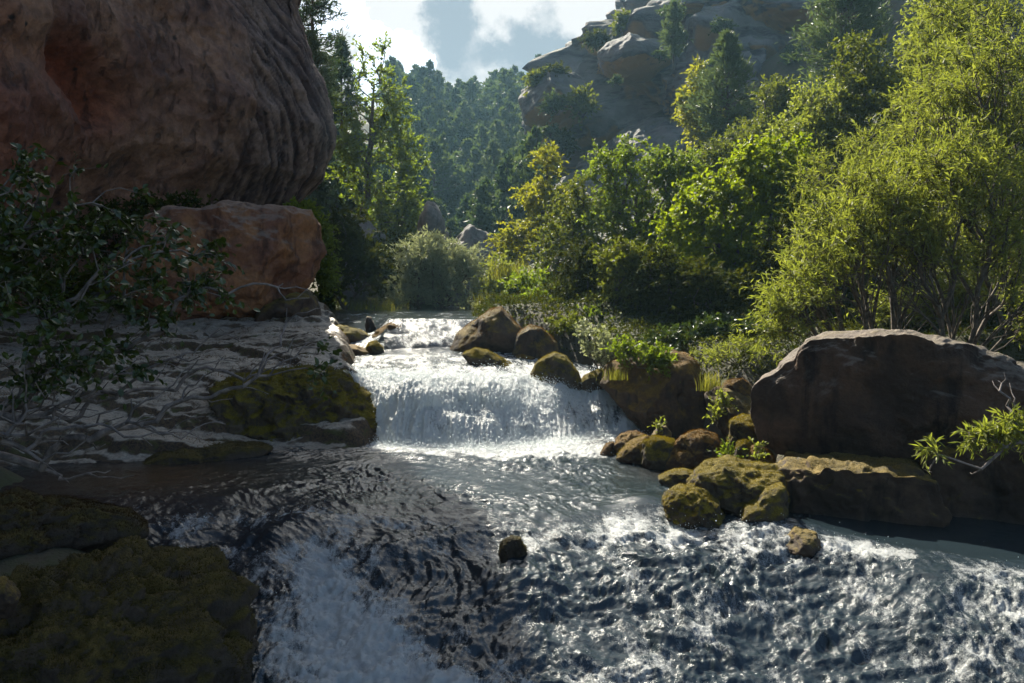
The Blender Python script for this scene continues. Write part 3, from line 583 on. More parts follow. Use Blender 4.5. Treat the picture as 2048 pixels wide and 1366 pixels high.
# far right crag: bulging bare lobes of one massif
def build_crag():
    defs = [
     dict(outline=[(1070, 330), (1095, 240), (1130, 150), (1190, 95), (1260, 60), (1290, -20), (1310, -250), (1800, -400), (2300, -300), (2400, 300), (2000, 620), (1300, 640), (1120, 600), (1060, 450)], Y=82, D=22, level=7, pw=2.4, rough=.22, fs=4.5, seed=1, lean=.25),
     dict(outline=[(1038, 200), (1055, 172), (1100, 152), (1150, 150), (1180, 185), (1165, 235), (1120, 262), (1085, 258), (1050, 240)], Y=66, D=4.5, level=6, pw=2.4, rough=.10, fs=1.8, seed=2),
     dict(outline=[(1195, 110), (1215, 90), (1270, 78), (1330, 85), (1345, 120), (1300, 150), (1240, 158), (1205, 135)], Y=63, D=4, level=6, rough=.10, fs=1.8, seed=3),
     dict(outline=[(1085, 420), (1130, 310), (1180, 230), (1245, 180), (1300, 220), (1400, 240), (1450, 320), (1400, 480), (1280, 560), (1120, 560)], Y=63, D=6, level=7, pw=2.2, rough=.12, fs=3.2, seed=4, lean=1.2, yaw=-.9, cuts=5),
     dict(outline=[(1330, 155), (1370, 120), (1430, 90), (1500, 90), (1540, 180), (1480, 260), (1380, 280), (1335, 220)], Y=64, D=6, level=6, rough=.18, fs=3.4, seed=5, lean=.3),
     dict(outline=[(1260, 60), (1300, 5), (1400, -40), (1560, -60), (1700, -40), (1750, 60), (1650, 120), (1500, 100), (1350, 80)], Y=68, D=7, level=6, rough=.2, fs=3.4, seed=6, lean=.2),
     dict(outline=[(1195, 140), (1215, 95), (1255, 66), (1300, 60), (1300, 120), (1250, 170)], Y=71, D=6, level=6, rough=.2, fs=3.4, seed=7, lean=.3),
     dict(outline=[(1280, 30), (1290, -60), (1330, -160), (1500, -220), (1700, -200), (1700, -40), (1500, 20), (1350, 60)], Y=76, D=10, level=6, rough=.2, fs=3.4, seed=8)]
    Vs, Fs, n = [], [], 0
    for d in defs:
        V, F, _ = lump_shape(**d); Vs.append(V); Fs.append(F+n); n += len(V)
    o = np.array([12., 66, 4.])
    tag(link('crag', make_mesh('crag', np.concatenate(Vs)-o, [np.concatenate(Fs)], mats=[M['crag']]), loc=o), 'hazy grey crag of bulging bare rock rising behind the right bank trees', 'crag')
build_crag()
# ------------------------------------------------------------------ rocks and boulders
rock('boulder', 'huge dark brown boulder with a pale weathered top, perched above the rapids', [(1519, 815), (1530, 786), (1563, 750), (1600, 705), (1640, 680), (1700, 671), (1780, 668), (1850, 672), (1909, 688), (1993, 721), (2080, 745), (2180, 800), (2190, 870), (2050, 915), (1900, 925), (1722, 930), (1596, 928), (1546, 912), (1525, 875)], 10.3, 1.35, 'boulder', 7, cat='boulder', pw=6, rough=.12, fs=2.6, lean=.0, seed=1, cuts=0, facet=.2, planes=[((.05, -1, -.12), .42), ((-.5, -1, .0), .62), ((.6, -1, .1), .7)])
rock('ledge_rock', 'long dark ledge of rock under the huge brown boulder', [(1520, 1020), (1535, 965), (1575, 936), (1659, 928), (1826, 930), (1851, 951), (1862, 1001), (1855, 1060), (1800, 1110), (1640, 1115), (1560, 1100), (1525, 1060)], 9.45, 1.25, 'rock_wet', 6, pw=4.5, rough=.17, fs=2.6, seed=2, cuts=0, planes=[((0, -1, -.1), .25), ((-.6, -1, 0), .55)], moss=(9000, .02, 'mossg', .35))
rock('boulder', 'dark squarish boulder at the far right below the perched boulder', [(1858, 960), (1880, 905), (1950, 888), (2100, 880), (2180, 960), (2160, 1130), (1980, 1150), (1870, 1120)], 9.3, 1.2, 'rock_wet', 6, cat='boulder', pw=4, seed=3, rough=.13, fs=2.6, planes=[((0, -1, -.05), .3)])
rock('rock', 'moss capped mound at the left end of the dark ledge', [(1378, 970), (1400, 938), (1450, 924), (1500, 930), (1562, 938), (1570, 1000), (1500, 1050), (1410, 1040)], 9.7, .75, 'rock_moss', 6, rough=.17, fs=2.6, seed=4, moss=(16000, .022, 'mossb'))
rock('rock', 'low moss covered lobe running into the rapids below the moss capped mound', [(1325, 1003), (1348, 980), (1395, 974), (1435, 998), (1452, 1035), (1450, 1060), (1380, 1058), (1335, 1035)], 9.3, .45, 'rock_moss', 6, rough=.17, fs=2.6, seed=5, moss=(11000, .02, 'mossb'))
rock('rock', 'slanting moss edged stone against the front of the dark ledge', [(1470, 1050), (1490, 1010), (1530, 975), (1562, 964), (1572, 985), (1570, 1050)], 9.05, .4, 'rock_moss', 5, seed=6, moss=(6000, .02, 'mossb'))
rock('rock', 'flat low mossy stone in the pool beside the moss capped mound', [(1316, 956), (1340, 942), (1370, 939), (1396, 944), (1395, 975), (1325, 975)], 10.85, .3, 'rock_moss', 5, seed=7, moss=(4000, .02, 'mossb'))
CL = 'mossy stones between the fall and the huge boulder'
rock('rock', 'tiny brown stone at the left tip of the mossy stone cluster', [(1200, 908), (1212, 888), (1226, 882), (1234, 900), (1230, 920), (1205, 920)], 12.9, .2, 'rock_rust', 4, group=CL, seed=8, moss=(1500, .018, 'mossr'))
rock('rock', 'dark low stone at the foam, behind the leaning stone of the cluster', [(1226, 892), (1240, 869), (1270, 864), (1300, 872), (1300, 915), (1240, 920)], 12.9, .35, 'rock_rust', 5, group=CL, seed=9, moss=(4000, .02, 'mossr', .3))
rock('rock', 'leaning wedge shaped stone with a mossy upper edge in the cluster', [(1232, 915), (1255, 888), (1290, 870), (1304, 882), (1300, 935), (1250, 935)], 12.4, .32, 'rock_rust', 5, group=CL, seed=10, moss=(4500, .022, 'mossb', .15))
rock('rock', 'shaggy moss draped stone in the middle of the cluster', [(1284, 925), (1287, 885), (1308, 874), (1345, 880), (1356, 900), (1345, 945), (1295, 945)], 12.0, .35, 'rock_moss', 5, group=CL, seed=11, moss=(7000, .03, 'mossb'))
rock('rock', 'widest rounded mossy stone of the cluster', [(1326, 930), (1345, 892), (1375, 868), (1402, 861), (1432, 872), (1446, 900), (1445, 945), (1400, 955), (1335, 950)], 11.8, .45, 'rock_rust', 6, group=CL, seed=12, moss=(11000, .024, 'mossr'))
rock('rock', 'small dark pointed stone peeping up behind the cluster', [(1300, 878), (1317, 850), (1332, 852), (1344, 868), (1340, 895), (1305, 895)], 13.1, .25, 'rock_wet', 5, group=CL, seed=13)
rock('rock', 'upright block with a bright moss top leaning on the huge boulder', [(1458, 890), (1464, 842), (1485, 833), (1515, 837), (1530, 880), (1545, 940), (1465, 940)], 11.5, .42, 'rock_moss', 6, group=CL, pw=3.2, seed=14, moss=(11000, .022, 'mossb'))
rock('rock', 'narrow upright mossy stone before the upright block', [(1464, 930), (1474, 888), (1490, 877), (1506, 890), (1506, 945), (1468, 945)], 11.1, .25, 'rock_moss', 5, group=CL, seed=15, moss=(4500, .022, 'mossb'))
rock('rock', 'brown mossy stone wedged under the left end of the huge boulder', [(1492, 935), (1500, 892), (1520, 886), (1546, 912), (1560, 950), (1500, 950)], 10.9, .3, 'rock_rust', 5, group=CL, seed=16, moss=(4500, .022, 'mossr'))
rock('rock', 'dark angular rock behind the cluster, left of the huge boulder', [(1410, 792), (1438, 774), (1480, 784), (1520, 808), (1560, 830), (1545, 890), (1460, 880), (1428, 845)], 13.4, .7, 'rock_wet', 6, rough=.09, seed=17, pw=3)
rock('rock', 'rounded stone furred with rusty moss on the dark angular rock', [(1436, 786), (1452, 763), (1485, 756), (1502, 770), (1500, 792), (1450, 796)], 13.6, .35, 'rock_rust', 5, seed=18, moss=(5000, .024, 'mossr'))
rock('boulder', 'brown boulder with leafy plants on top beside the right end of the fall', [(1203, 770), (1215, 732), (1245, 702), (1300, 704), (1345, 703), (1382, 712), (1402, 750), (1416, 800), (1420, 850), (1400, 885), (1330, 890), (1285, 860), (1245, 810)], 15.3, 1.0, 'rock_rust', 6, cat='boulder', rough=.10, pw=2.8, seed=19, lean=.2, moss=(9000, .03, 'mossr', .2))
DK = 'dark rocks above the main fall'
rock('boulder', 'tall dark peaked boulder left of the others above the main fall', [(900, 700), (912, 668), (948, 642), (980, 618), (1003, 613), (1022, 636), (1044, 660), (1048, 720), (960, 728), (905, 722)], 19.2, 1.0, 'rock_wet', 6, cat='boulder', group=DK, rough=.07, pw=2.5, seed=20, lean=.25, moss=(9000, .035, 'mossr', .3))
rock('boulder', 'rounded dark boulder between the peaked one and the flat topped one', [(1022, 715), (1034, 668), (1058, 651), (1082, 655), (1114, 684), (1126, 725), (1030, 730)], 18.5, .8, 'rock_wet', 6, cat='boulder', group=DK, rough=.07, seed=21, moss=(6000, .035, 'mossr', .3))
rock('boulder', 'flat topped boulder with a pale grey top behind the rounded dark one', [(1030, 650), (1060, 634), (1110, 629), (1160, 636), (1195, 672), (1215, 735), (1100, 735), (1040, 700)], 20.6, 1.7, 'boulder', 6, cat='boulder', group=DK, rough=.06, pw=3.2, seed=22, lean=.5)
rock('rock', 'long low ridge of yellow moss beside the white slope above the fall', [(922, 708), (950, 696), (975, 700), (1002, 716), (1040, 736), (1068, 752), (1060, 768), (1000, 755), (940, 730)], 16.9, .35, 'rock_moss', 6, group=DK, seed=23, rough=.12, moss=(9000, .028, 'mossb'))
rock('rock', 'domed moss stone standing alone at the crest of the fall', [(1056, 770), (1070, 726), (1108, 703), (1132, 712), (1156, 744), (1165, 780), (1110, 790)], 15.9, .45, 'rock_moss', 6, group=DK, seed=24, moss=(9000, .024, 'mossb'), rough=.07)
rock('rock', 'low stone wet by a trickle behind the domed moss stone', [(1015, 718), (1040, 704), (1075, 708), (1092, 728), (1080, 742), (1025, 740)], 18.2, .5, 'rock_rust', 5, group=DK, seed=25, moss=(3000, .028, 'mossr'))
rock('rock', 'small yellow moss hump between the domed stone and the planted boulder', [(1146, 772), (1178, 746), (1206, 736), (1218, 776), (1180, 786)], 15.8, .3, 'rock_moss', 5, group=DK, seed=26, moss=(4000, .024, 'mossb'))
rock('rock', 'dark square rock half hidden in the bank plants behind the boulders', [(1010, 612), (1030, 600), (1080, 600), (1100, 625), (1090, 650), (1015, 645)], 25, 1.0, 'rock_wet', 5, group=DK, seed=27)
UL = 'stones in the upper reach'
rock('rock', 'long flat moss topped stone at the left of the upper reach', [(606, 672), (628, 655), (680, 651), (722, 660), (742, 676), (735, 692), (615, 692)], 20.3, .6, 'rock_moss', 5, group=UL, seed=28, moss=(4500, .03, 'mossb'))
rock('rock', 'saddle shaped brown stone in the middle of the upper reach', [(736, 680), (755, 660), (780, 645), (803, 650), (830, 664), (856, 666), (850, 692), (745, 694)], 20.4, .55, 'rock_rust', 5, group=UL, seed=29, moss=(4500, .03, 'mossr'))
rock('rock', 'little round green moss stone by the small cascade', [(726, 705), (738, 686), (752, 682), (766, 696), (768, 716), (730, 716)], 18.9, .3, 'rock_moss', 5, group=UL, seed=30, moss=(4000, .028, 'mossb'))
rock('rock', 'broken snag of rock poking up between two flat stones of the upper reach', [(730, 650), (733, 633), (742, 634), (752, 655), (748, 668), (733, 666)], 21.5, .2, 'rock_wet', 4, group=UL, seed=31)
rock('rock', 'flat brown shelf left of the small cascade', [(615, 708), (650, 693), (710, 690), (745, 704), (740, 722), (640, 724)], 18.9, .7, 'rock_rust', 5, group=UL, seed=32)
rock('rock', 'low stone against the peaked boulder in the upper reach', [(885, 665), (905, 650), (935, 648), (945, 668), (915, 678)], 21.3, .4, 'rock_wet', 5, group=UL, seed=33)
rock('boulder', 'great red ochre boulder under the left cliff', [(250, 540), (285, 472), (310, 446), (361, 427), (413, 420), (447, 411), (516, 413), (585, 421), (619, 437), (635, 469), (632, 513), (602, 572), (560, 610), (500, 650), (413, 660), (330, 650), (258, 590)], 22.2, 2.2, 'red', 7, cat='boulder', rough=.13, pw=3.6, seed=34, lean=.08, fs=2.4, cuts=16)
rock('rock', 'brown stump of rock at the foot of the red boulder by the water', [(505, 640), (530, 610), (590, 585), (625, 590), (640, 630), (640, 660), (520, 660)], 21.5, .8, 'rock_wet', 5, seed=35, rough=.13)
rock('rock', 'hummocky moss covered rock left of the main fall', [(432, 800), (445, 762), (520, 746), (620, 742), (690, 752), (735, 795), (768, 845), (785, 885), (775, 915), (700, 915), (560, 915), (470, 905), (440, 850)], 14.6, 1.0, 'rock_moss', 7, rough=.16, fs=3.2, pw=3.2, lean=.25, seed=36, cuts=0, moss=(40000, .04, 'mossb', -.2))
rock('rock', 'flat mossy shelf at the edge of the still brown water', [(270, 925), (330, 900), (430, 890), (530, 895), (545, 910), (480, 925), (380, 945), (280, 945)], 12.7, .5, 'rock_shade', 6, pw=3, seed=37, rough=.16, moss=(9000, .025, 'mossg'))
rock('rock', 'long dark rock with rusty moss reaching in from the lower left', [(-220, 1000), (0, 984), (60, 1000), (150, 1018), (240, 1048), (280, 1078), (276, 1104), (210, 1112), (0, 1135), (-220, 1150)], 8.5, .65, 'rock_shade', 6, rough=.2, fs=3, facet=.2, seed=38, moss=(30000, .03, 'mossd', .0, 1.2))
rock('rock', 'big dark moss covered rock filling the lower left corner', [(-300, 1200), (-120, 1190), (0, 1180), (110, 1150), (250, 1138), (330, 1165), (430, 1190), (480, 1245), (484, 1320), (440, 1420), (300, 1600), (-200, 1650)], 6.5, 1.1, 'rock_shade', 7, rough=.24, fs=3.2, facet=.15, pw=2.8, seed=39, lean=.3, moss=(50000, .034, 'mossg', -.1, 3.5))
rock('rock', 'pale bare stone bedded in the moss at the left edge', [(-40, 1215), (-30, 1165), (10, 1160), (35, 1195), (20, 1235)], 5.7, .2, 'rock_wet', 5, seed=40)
rock('rock', 'single round mossy stone out in the rapids', [(998, 1105), (1004, 1082), (1022, 1070), (1040, 1076), (1053, 1098), (1050, 1130), (1005, 1130)], 8.35, .13, 'rock_shade', 5, seed=41, moss=(5000, .014, 'mossg', -.3))
rock('rock', 'wet dark stone awash in glinting water below the ledge', [(1560, 1085), (1590, 1060), (1630, 1065), (1645, 1095), (1620, 1115), (1570, 1110)], 8.35, .3, 'rock_wet', 5, seed=42)
rock('rock', 'grey cone of bare rock at the foot of the pine slope', [(828, 490), (838, 440), (855, 402), (872, 410), (890, 450), (905, 500), (890, 540), (840, 540)], 44, 1.6, 'greys', 5, cat='outcrop', seed=43, rough=.12)
rock('outcrop', 'grey brown rock face under the tall tree beyond the red boulder', [(625, 600), (640, 500), (670, 440), (720, 430), (770, 470), (800, 560), (790, 640), (640, 650)], 43, 2.5, 'greys', 6, cat='outcrop', seed=44, rough=.14)
rock('outcrop', 'brown rock wall behind the silver willow', [(880, 560), (900, 500), (940, 450), (980, 470), (1010, 540), (1010, 620), (890, 620)], 48, 2.0, 'greys', 6, cat='outcrop', seed=45, rough=.14)

# ------------------------------------------------------------------ trees and shrubs
def grow(rng, base, trunk, pts, alpha, jit, seg=.45):
    """nodes of a branching skeleton: every point joins the wood that reaches it most directly"""
    N = [np.array(base, float)]; par = [-1]; pl = [0.0]
    for t in trunk:
        a = N[-1]; L = np.linalg.norm(t-a); k = max(2, int(L/.8))
        for i in range(1, k+1):
            q = a+(t-a)*i/k+rng.normal(size=3)*jit*L/k*.35*(i < k); N.append(q); par.append(len(N)-2); pl.append(pl[-1]+L/k)
    tips = []
    start = 1 if trunk else 0
    order = np.argsort(np.linalg.norm(pts-N[-1 if trunk else 0], axis=1))
    for j in order:
        p = pts[j]; A = np.array(N); d = np.linalg.norm(A-p, axis=1); up = np.clip(A[:, 2]-p[2], 0, None)
        c = d+alpha*np.array(pl)+.5*up
        if start: c[0] += 99
        b = int(np.argmin(c)); a = N[b]; L = d[b]; k = max(1, min(9, int(L/seg)+1)); pi = b; off = rng.normal(size=3)*jit*L*.5
        for i in range(1, k+1):
            t = i/k; q = a+(p-a)*t+off*math.sin(math.pi*t)*.6+np.array([0, 0, L*.10*math.sin(math.pi*t)]); N.append(q); par.append(pi); pl.append(pl[pi]+L/k); pi = len(N)-1
        tips.append(pi)
    return np.array(N), np.array(par), tips
def blob_points(rng, blobs, n, shell=.45):
    B = [(P(px, py, Y), np.array([rx*Y/FPX, ry, rz*Y/FPX])) for px, py, Y, rx, rz, ry in blobs]
    vol = np.array([np.prod(r)**.8 for _, r in B]); out = []
    for i in rng.choice(len(B), n, p=vol/vol.sum()):
        d = unit(rng.normal(size=3)); out.append(B[i][0]+B[i][1]*d*rng.rand()**shell)
    return np.array(out)
def plant(name, label, cat, base, blobs, n, per, size, shape, leaf, bark='bark', group=None, seed=0, trunk=(), alpha=.25, jit=.25, shoot=.5, shoots=3, droop=.25, upb=.3,
          r_tip=.008, r_max=.25, spread=.0, bare=None, keep_twigs=True, seg=.45, shell=.45, names=('trunk', 'crown'), cols=(0, 1)):
    """base (x,Y,z) on the ground; blobs of the crown; n twig ends with `shoots` leafy shoots of `per` leaves each"""
    rng = np.random.RandomState(seed+100); base = np.array(base, float)
    pts = blob_points(rng, blobs, n, shell); nl = np.ones(n, bool)
    if bare: bp = blob_points(rng, bare[0], bare[1]); pts = np.concatenate([pts, bp]); nl = np.concatenate([nl, np.zeros(len(bp), bool)])
    N, par, tips = grow(rng, base, [np.array(t, float) for t in trunk], pts, alpha, jit, seg)
    w = np.zeros(len(N)); w[tips] = 1
    for i in range(len(N)-1, 0, -1): w[par[i]] += max(w[i], .0)
    w = np.maximum(w, 1); r = np.minimum(r_tip*w**.52, r_max)
    ch = np.arange(1, len(N)); A, B = N[par[ch]], N[ch]; ra = np.minimum(r[par[ch]], r[ch]*1.35); rb = r[ch]
    tv, tf = tubes(A, B, ra, rb, 6)
    # leafy shoots
    ordr = np.argsort(np.linalg.norm(pts-N[len(N)*0 if not trunk else 0], axis=1)); 
    tip = np.array(tips)
    tp = N[tip]; td = unit(tp-N[par[tip]])
    lf = np.array([nl[np.argmin(((pts-q)**2).sum(1))] for q in tp]) if bare else np.ones(len(tp), bool)
    tp, td = tp[lf], td[lf]
    S = np.repeat(np.arange(len(tp)), shoots); ns = len(S)
    d0 = unit(td[S]*.8+rng.normal(size=(ns, 3))*.75+[0, 0, upb]); L = shoot*(.5+rng.rand(ns)); p0 = tp[S]-d0*(L*.25)[:, None]+rng.normal(size=(ns, 3))*spread
    t = (np.arange(per)+.5)/per
    pos = p0[:, None]+d0[:, None]*(L[:, None]*t)[..., None]; pos[..., 2] -= droop*L[:, None]*t**2
    tan = d0[:, None]-np.array([0, 0, 1])*(2*droop*t)[None, :, None]; tan = unit(np.broadcast_to(tan, pos.shape))
    pos = pos.reshape(-1, 3); tan = tan.reshape(-1, 3); m = len(pos)
    ld = unit(tan*.8+rng.normal(size=(m, 3))*(.55 if shape != 'needle' else .4)+[0, 0, -.15 if shape in ('broad', 'lance') else 0])
    cc = np.repeat(tp[S], per, 0); ln = unit(np.array([0, 0, .55])+unit(pos-cc)*.5+rng.normal(size=(m, 3))*.55)
    cl = np.repeat(rng.rand(ns), per)
    rnd = np.clip(.35*cl+.65*rng.rand(m), 0, 1)*(cols[1]-cols[0])+cols[0]
    lv, lfc, lr = leaves(pos, ld, ln, size*(.6+.8*rng.rand(m)), rnd, shape)
    if keep_twigs:
        e = p0+d0*L[:, None]*.8; e[:, 2] -= droop*L*.64; md = p0+d0*L[:, None]*.45; md[:, 2] -= droop*L*.2
        v1, f1 = tubes(p0, md, np.full(ns, r_tip*.6), np.full(ns, r_tip*.45), 3); v2, f2 = tubes(md, e, np.full(ns, r_tip*.45), np.full(ns, r_tip*.2), 3)
        tf = np.concatenate([tf, f1+len(tv), f2+len(tv)+len(v1)]); tv = np.concatenate([tv, v1, v2])
    o = thing(name, label, cat, base, group)
    link(names[0], make_mesh(names[0], tv-base, [tf], mats=[M[bark]]), o)
    link(names[1], make_mesh(names[1], lv-base, [lfc], {'rnd': lr}, smooth_=False, mats=[M[leaf]]), o)
    return o
def onground(px, Y, dz=0.0):
    x = (px-1024)/FPX*Y; return (x, Y, float(ground_z(x, Y))-.1+dz)
SH = ('stems', 'foliage')

plant('tree', 'tall slender tree with airy yellow green leaves beyond the red boulder', 'tree', onground(712, 48), [(752, 130, 48, 36, 42, 1.2), (735, 210, 48, 60, 50, 1.6), (790, 200, 48, 30, 50, 1.2), (700, 270, 48, 38, 50, 1.5), (770, 280, 48, 70, 50, 2), (815, 330, 48, 42, 45, 1.6), (725, 340, 48, 50, 45, 1.6),
      (780, 400, 48, 70, 45, 2), (745, 470, 48, 65, 50, 2), (810, 440, 48, 40, 48, 1.5), (690, 540, 48, 40, 60, 1.5)], 340, 20, .20, 'mid', 'ash', seed=1, cols=(.25, 1), trunk=[P(722, 480, 48), P(735, 330, 48), P(748, 170, 48)], shoot=1.0, shoots=3, r_tip=.014, r_max=.2, droop=.1, keep_twigs=False)
plant('willow_bush', 'round silvery green willow bush at the head of the upper reach', 'bush', onground(868, 33.5), [(870, 555, 33.5, 92, 60, 1.6), (845, 515, 33.5, 66, 40, 1.3), (915, 525, 33.5, 46, 42, 1.2), (800, 590, 33.5, 35, 35, .8), (945, 585, 33.5, 30, 35, .8)], 260, 14, .20, 'lance', 'silver', seed=2, shoot=.8, shoots=5, alpha=.5, r_tip=.008, upb=.7, names=SH, keep_twigs=False)
RB = 'trees on the right bank'
plant('tree', 'golden green sapling leaning over the bend, right of the silvery bush', 'tree', onground(1085, 36), [(1098, 325, 36, 30, 38, 1), (1075, 390, 36, 35, 40, 1.2), (1105, 420, 36, 45, 50, 1.4), (1050, 470, 36, 50, 30, 1.2), (1012, 480, 36, 28, 20, .9), (1020, 520, 36, 35, 25, 1)], 180, 19, .155, 'mid', 'golden', group=RB, seed=3, trunk=[P(1085, 480, 36), P(1092, 380, 36)], shoot=.8, r_tip=.012, r_max=.12, keep_twigs=False)
plant('tree', 'grey green bush tree with dark gaps beside the golden sapling', 'tree', onground(1140, 31), [(1130, 480, 31, 65, 60, 1.6), (1170, 430, 31, 50, 50, 1.5), (1110, 560, 31, 50, 50, 1.4), (1185, 540, 31, 55, 60, 1.5), (1150, 390, 31, 35, 40, 1.2)], 240, 17, .12, 'mid', 'olive', group=RB, seed=4, trunk=[P(1145, 540, 31)], shoot=.7, shoots=4, r_tip=.01, r_max=.14, keep_twigs=False)
plant('tree', 'round topped leafy tree under the bare crag, centre of the right bank', 'tree', onground(1270, 29), [(1285, 325, 29, 95, 45, 1.6), (1225, 345, 29, 45, 55, 1.4), (1340, 350, 29, 50, 55, 1.5), (1215, 430, 29, 45, 60, 1.4), (1300, 420, 29, 80, 60, 1.8), (1260, 500, 29, 65, 60, 1.6), (1335, 480, 29, 50, 60, 1.5)], 340, 19, .125, 'mid', 'ash', group=RB, seed=5, trunk=[P(1268, 560, 29), P(1275, 430, 29)], shoot=.75, shoots=4, r_tip=.01, r_max=.14, keep_twigs=False, cols=(.1, 1))
plant('tree', 'bright lime green maple in full sun on the right bank', 'tree', onground(1500, 23), [(1560, 315, 23, 55, 45, 1.2), (1500, 350, 23, 70, 50, 1.4), (1430, 390, 23, 65, 50, 1.4), (1545, 400, 23, 75, 60, 1.5), (1375, 450, 23, 55, 45, 1.2), (1460, 470, 23, 90, 55, 1.6), (1345, 510, 23, 40, 35, 1), (1410, 550, 23, 75, 45, 1.3), (1510, 540, 23, 80, 60, 1.5), (1430, 620, 23, 55, 40, 1.1)], 430, 18, .115, 'broad', 'maple', group=RB, seed=6, trunk=[P(1495, 600, 23), P(1500, 470, 23)], shoot=.6, shoots=4, r_tip=.008, r_max=.11, keep_twigs=False, cols=(.0, 1))
plant('tree', 'yellow leaved tree against the crag beside the dark green pine', 'tree', onground(1400, 46), [(1405, 165, 46, 22, 45, 1.2), (1385, 215, 46, 28, 40, 1.3), (1410, 250, 46, 30, 35, 1.3)], 90, 12, .28, 'mid', 'golden', seed=7, trunk=[P(1402, 270, 46)], shoot=.8, r_tip=.014, r_max=.12, group='trees below the crag', keep_twigs=False)
OB = 'olive shrubs on the right slope'
for k, (px, Y, bl, lf, lab) in enumerate([
    (1560, 34, [(1550, 200, 34, 30, 40, 1.3), (1565, 240, 34, 45, 45, 1.6), (1520, 275, 34, 40, 40, 1.5)], 'olive', 'small rounded olive tree in front of the dark crag wall'),
    (1640, 28, [(1640, 220, 28, 60, 55, 1.6), (1600, 280, 28, 70, 60, 1.8), (1660, 300, 28, 60, 60, 1.8)], 'willow', 'bushy olive shrub above and behind the lime maple'),
    (1740, 27, [(1720, 130, 27, 45, 70, 1.5), (1750, 200, 27, 60, 60, 1.6), (1700, 260, 27, 60, 60, 1.6), (1760, 300, 27, 60, 60, 1.6)], 'olive', 'olive brown pointed shrub under the pale pine'),
    (1500, 33, [(1500, 290, 33, 50, 40, 1.5), (1445, 320, 33, 45, 35, 1.4), (1400, 335, 33, 45, 35, 1.4)], 'olive', 'dull green shrub between the crag and the lime maple'),
    (1830, 26, [(1850, 90, 26, 45, 70, 1.4), (1880, 30, 26, 45, 60, 1.4), (1815, 190, 26, 50, 55, 1.5)], 'willow', 'tall yellow green shrub at the top right against dark rock')]):
    plant('shrub', lab, 'shrub', onground(px, Y), bl, 200, 17, .12, 'mid', lf, group=OB, seed=20+k, alpha=.4, shoot=.8, shoots=4, r_tip=.01, upb=.5, names=SH, keep_twigs=False)
UG = 'dark shrubs under the right bank trees'
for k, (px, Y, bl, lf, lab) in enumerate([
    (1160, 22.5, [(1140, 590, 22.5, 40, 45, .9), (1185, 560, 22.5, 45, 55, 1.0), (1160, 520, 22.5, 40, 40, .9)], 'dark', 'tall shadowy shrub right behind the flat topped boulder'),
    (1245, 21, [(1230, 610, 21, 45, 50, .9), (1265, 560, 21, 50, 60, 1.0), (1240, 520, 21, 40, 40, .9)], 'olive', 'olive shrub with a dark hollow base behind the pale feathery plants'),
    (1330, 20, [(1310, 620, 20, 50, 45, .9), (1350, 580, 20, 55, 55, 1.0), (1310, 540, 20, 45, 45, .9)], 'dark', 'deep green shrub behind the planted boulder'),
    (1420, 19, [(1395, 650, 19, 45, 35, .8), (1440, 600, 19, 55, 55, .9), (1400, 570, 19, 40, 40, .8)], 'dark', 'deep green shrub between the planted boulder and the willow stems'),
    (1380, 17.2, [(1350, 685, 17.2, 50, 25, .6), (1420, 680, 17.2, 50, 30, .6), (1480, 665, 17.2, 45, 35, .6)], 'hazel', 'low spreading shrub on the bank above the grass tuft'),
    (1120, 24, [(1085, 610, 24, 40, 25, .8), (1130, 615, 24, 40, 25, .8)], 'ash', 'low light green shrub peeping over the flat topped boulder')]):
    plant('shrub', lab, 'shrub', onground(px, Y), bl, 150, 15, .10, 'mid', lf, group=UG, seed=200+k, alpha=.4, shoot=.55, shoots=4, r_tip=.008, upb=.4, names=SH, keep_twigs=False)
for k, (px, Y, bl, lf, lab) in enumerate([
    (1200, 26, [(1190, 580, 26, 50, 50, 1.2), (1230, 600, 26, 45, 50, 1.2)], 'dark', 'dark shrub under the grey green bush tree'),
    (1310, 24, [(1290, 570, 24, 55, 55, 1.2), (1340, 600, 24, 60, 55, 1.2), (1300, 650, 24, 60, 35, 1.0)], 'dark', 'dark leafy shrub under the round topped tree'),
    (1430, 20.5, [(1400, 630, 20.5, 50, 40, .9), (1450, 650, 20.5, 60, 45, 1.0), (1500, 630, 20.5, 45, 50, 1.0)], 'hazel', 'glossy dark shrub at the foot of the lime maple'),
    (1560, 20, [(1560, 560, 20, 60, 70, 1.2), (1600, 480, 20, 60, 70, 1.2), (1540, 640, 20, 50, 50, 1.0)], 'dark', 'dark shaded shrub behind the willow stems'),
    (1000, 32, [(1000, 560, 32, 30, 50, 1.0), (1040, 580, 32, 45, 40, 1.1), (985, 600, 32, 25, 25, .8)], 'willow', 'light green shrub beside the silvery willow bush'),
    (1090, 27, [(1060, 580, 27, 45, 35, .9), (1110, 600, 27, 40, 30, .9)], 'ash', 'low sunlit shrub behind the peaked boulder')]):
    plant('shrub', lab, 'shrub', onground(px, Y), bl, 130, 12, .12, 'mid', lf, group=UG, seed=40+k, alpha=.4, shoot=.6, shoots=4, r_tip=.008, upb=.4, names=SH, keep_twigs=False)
WI = 'willows of the right bank thicket'
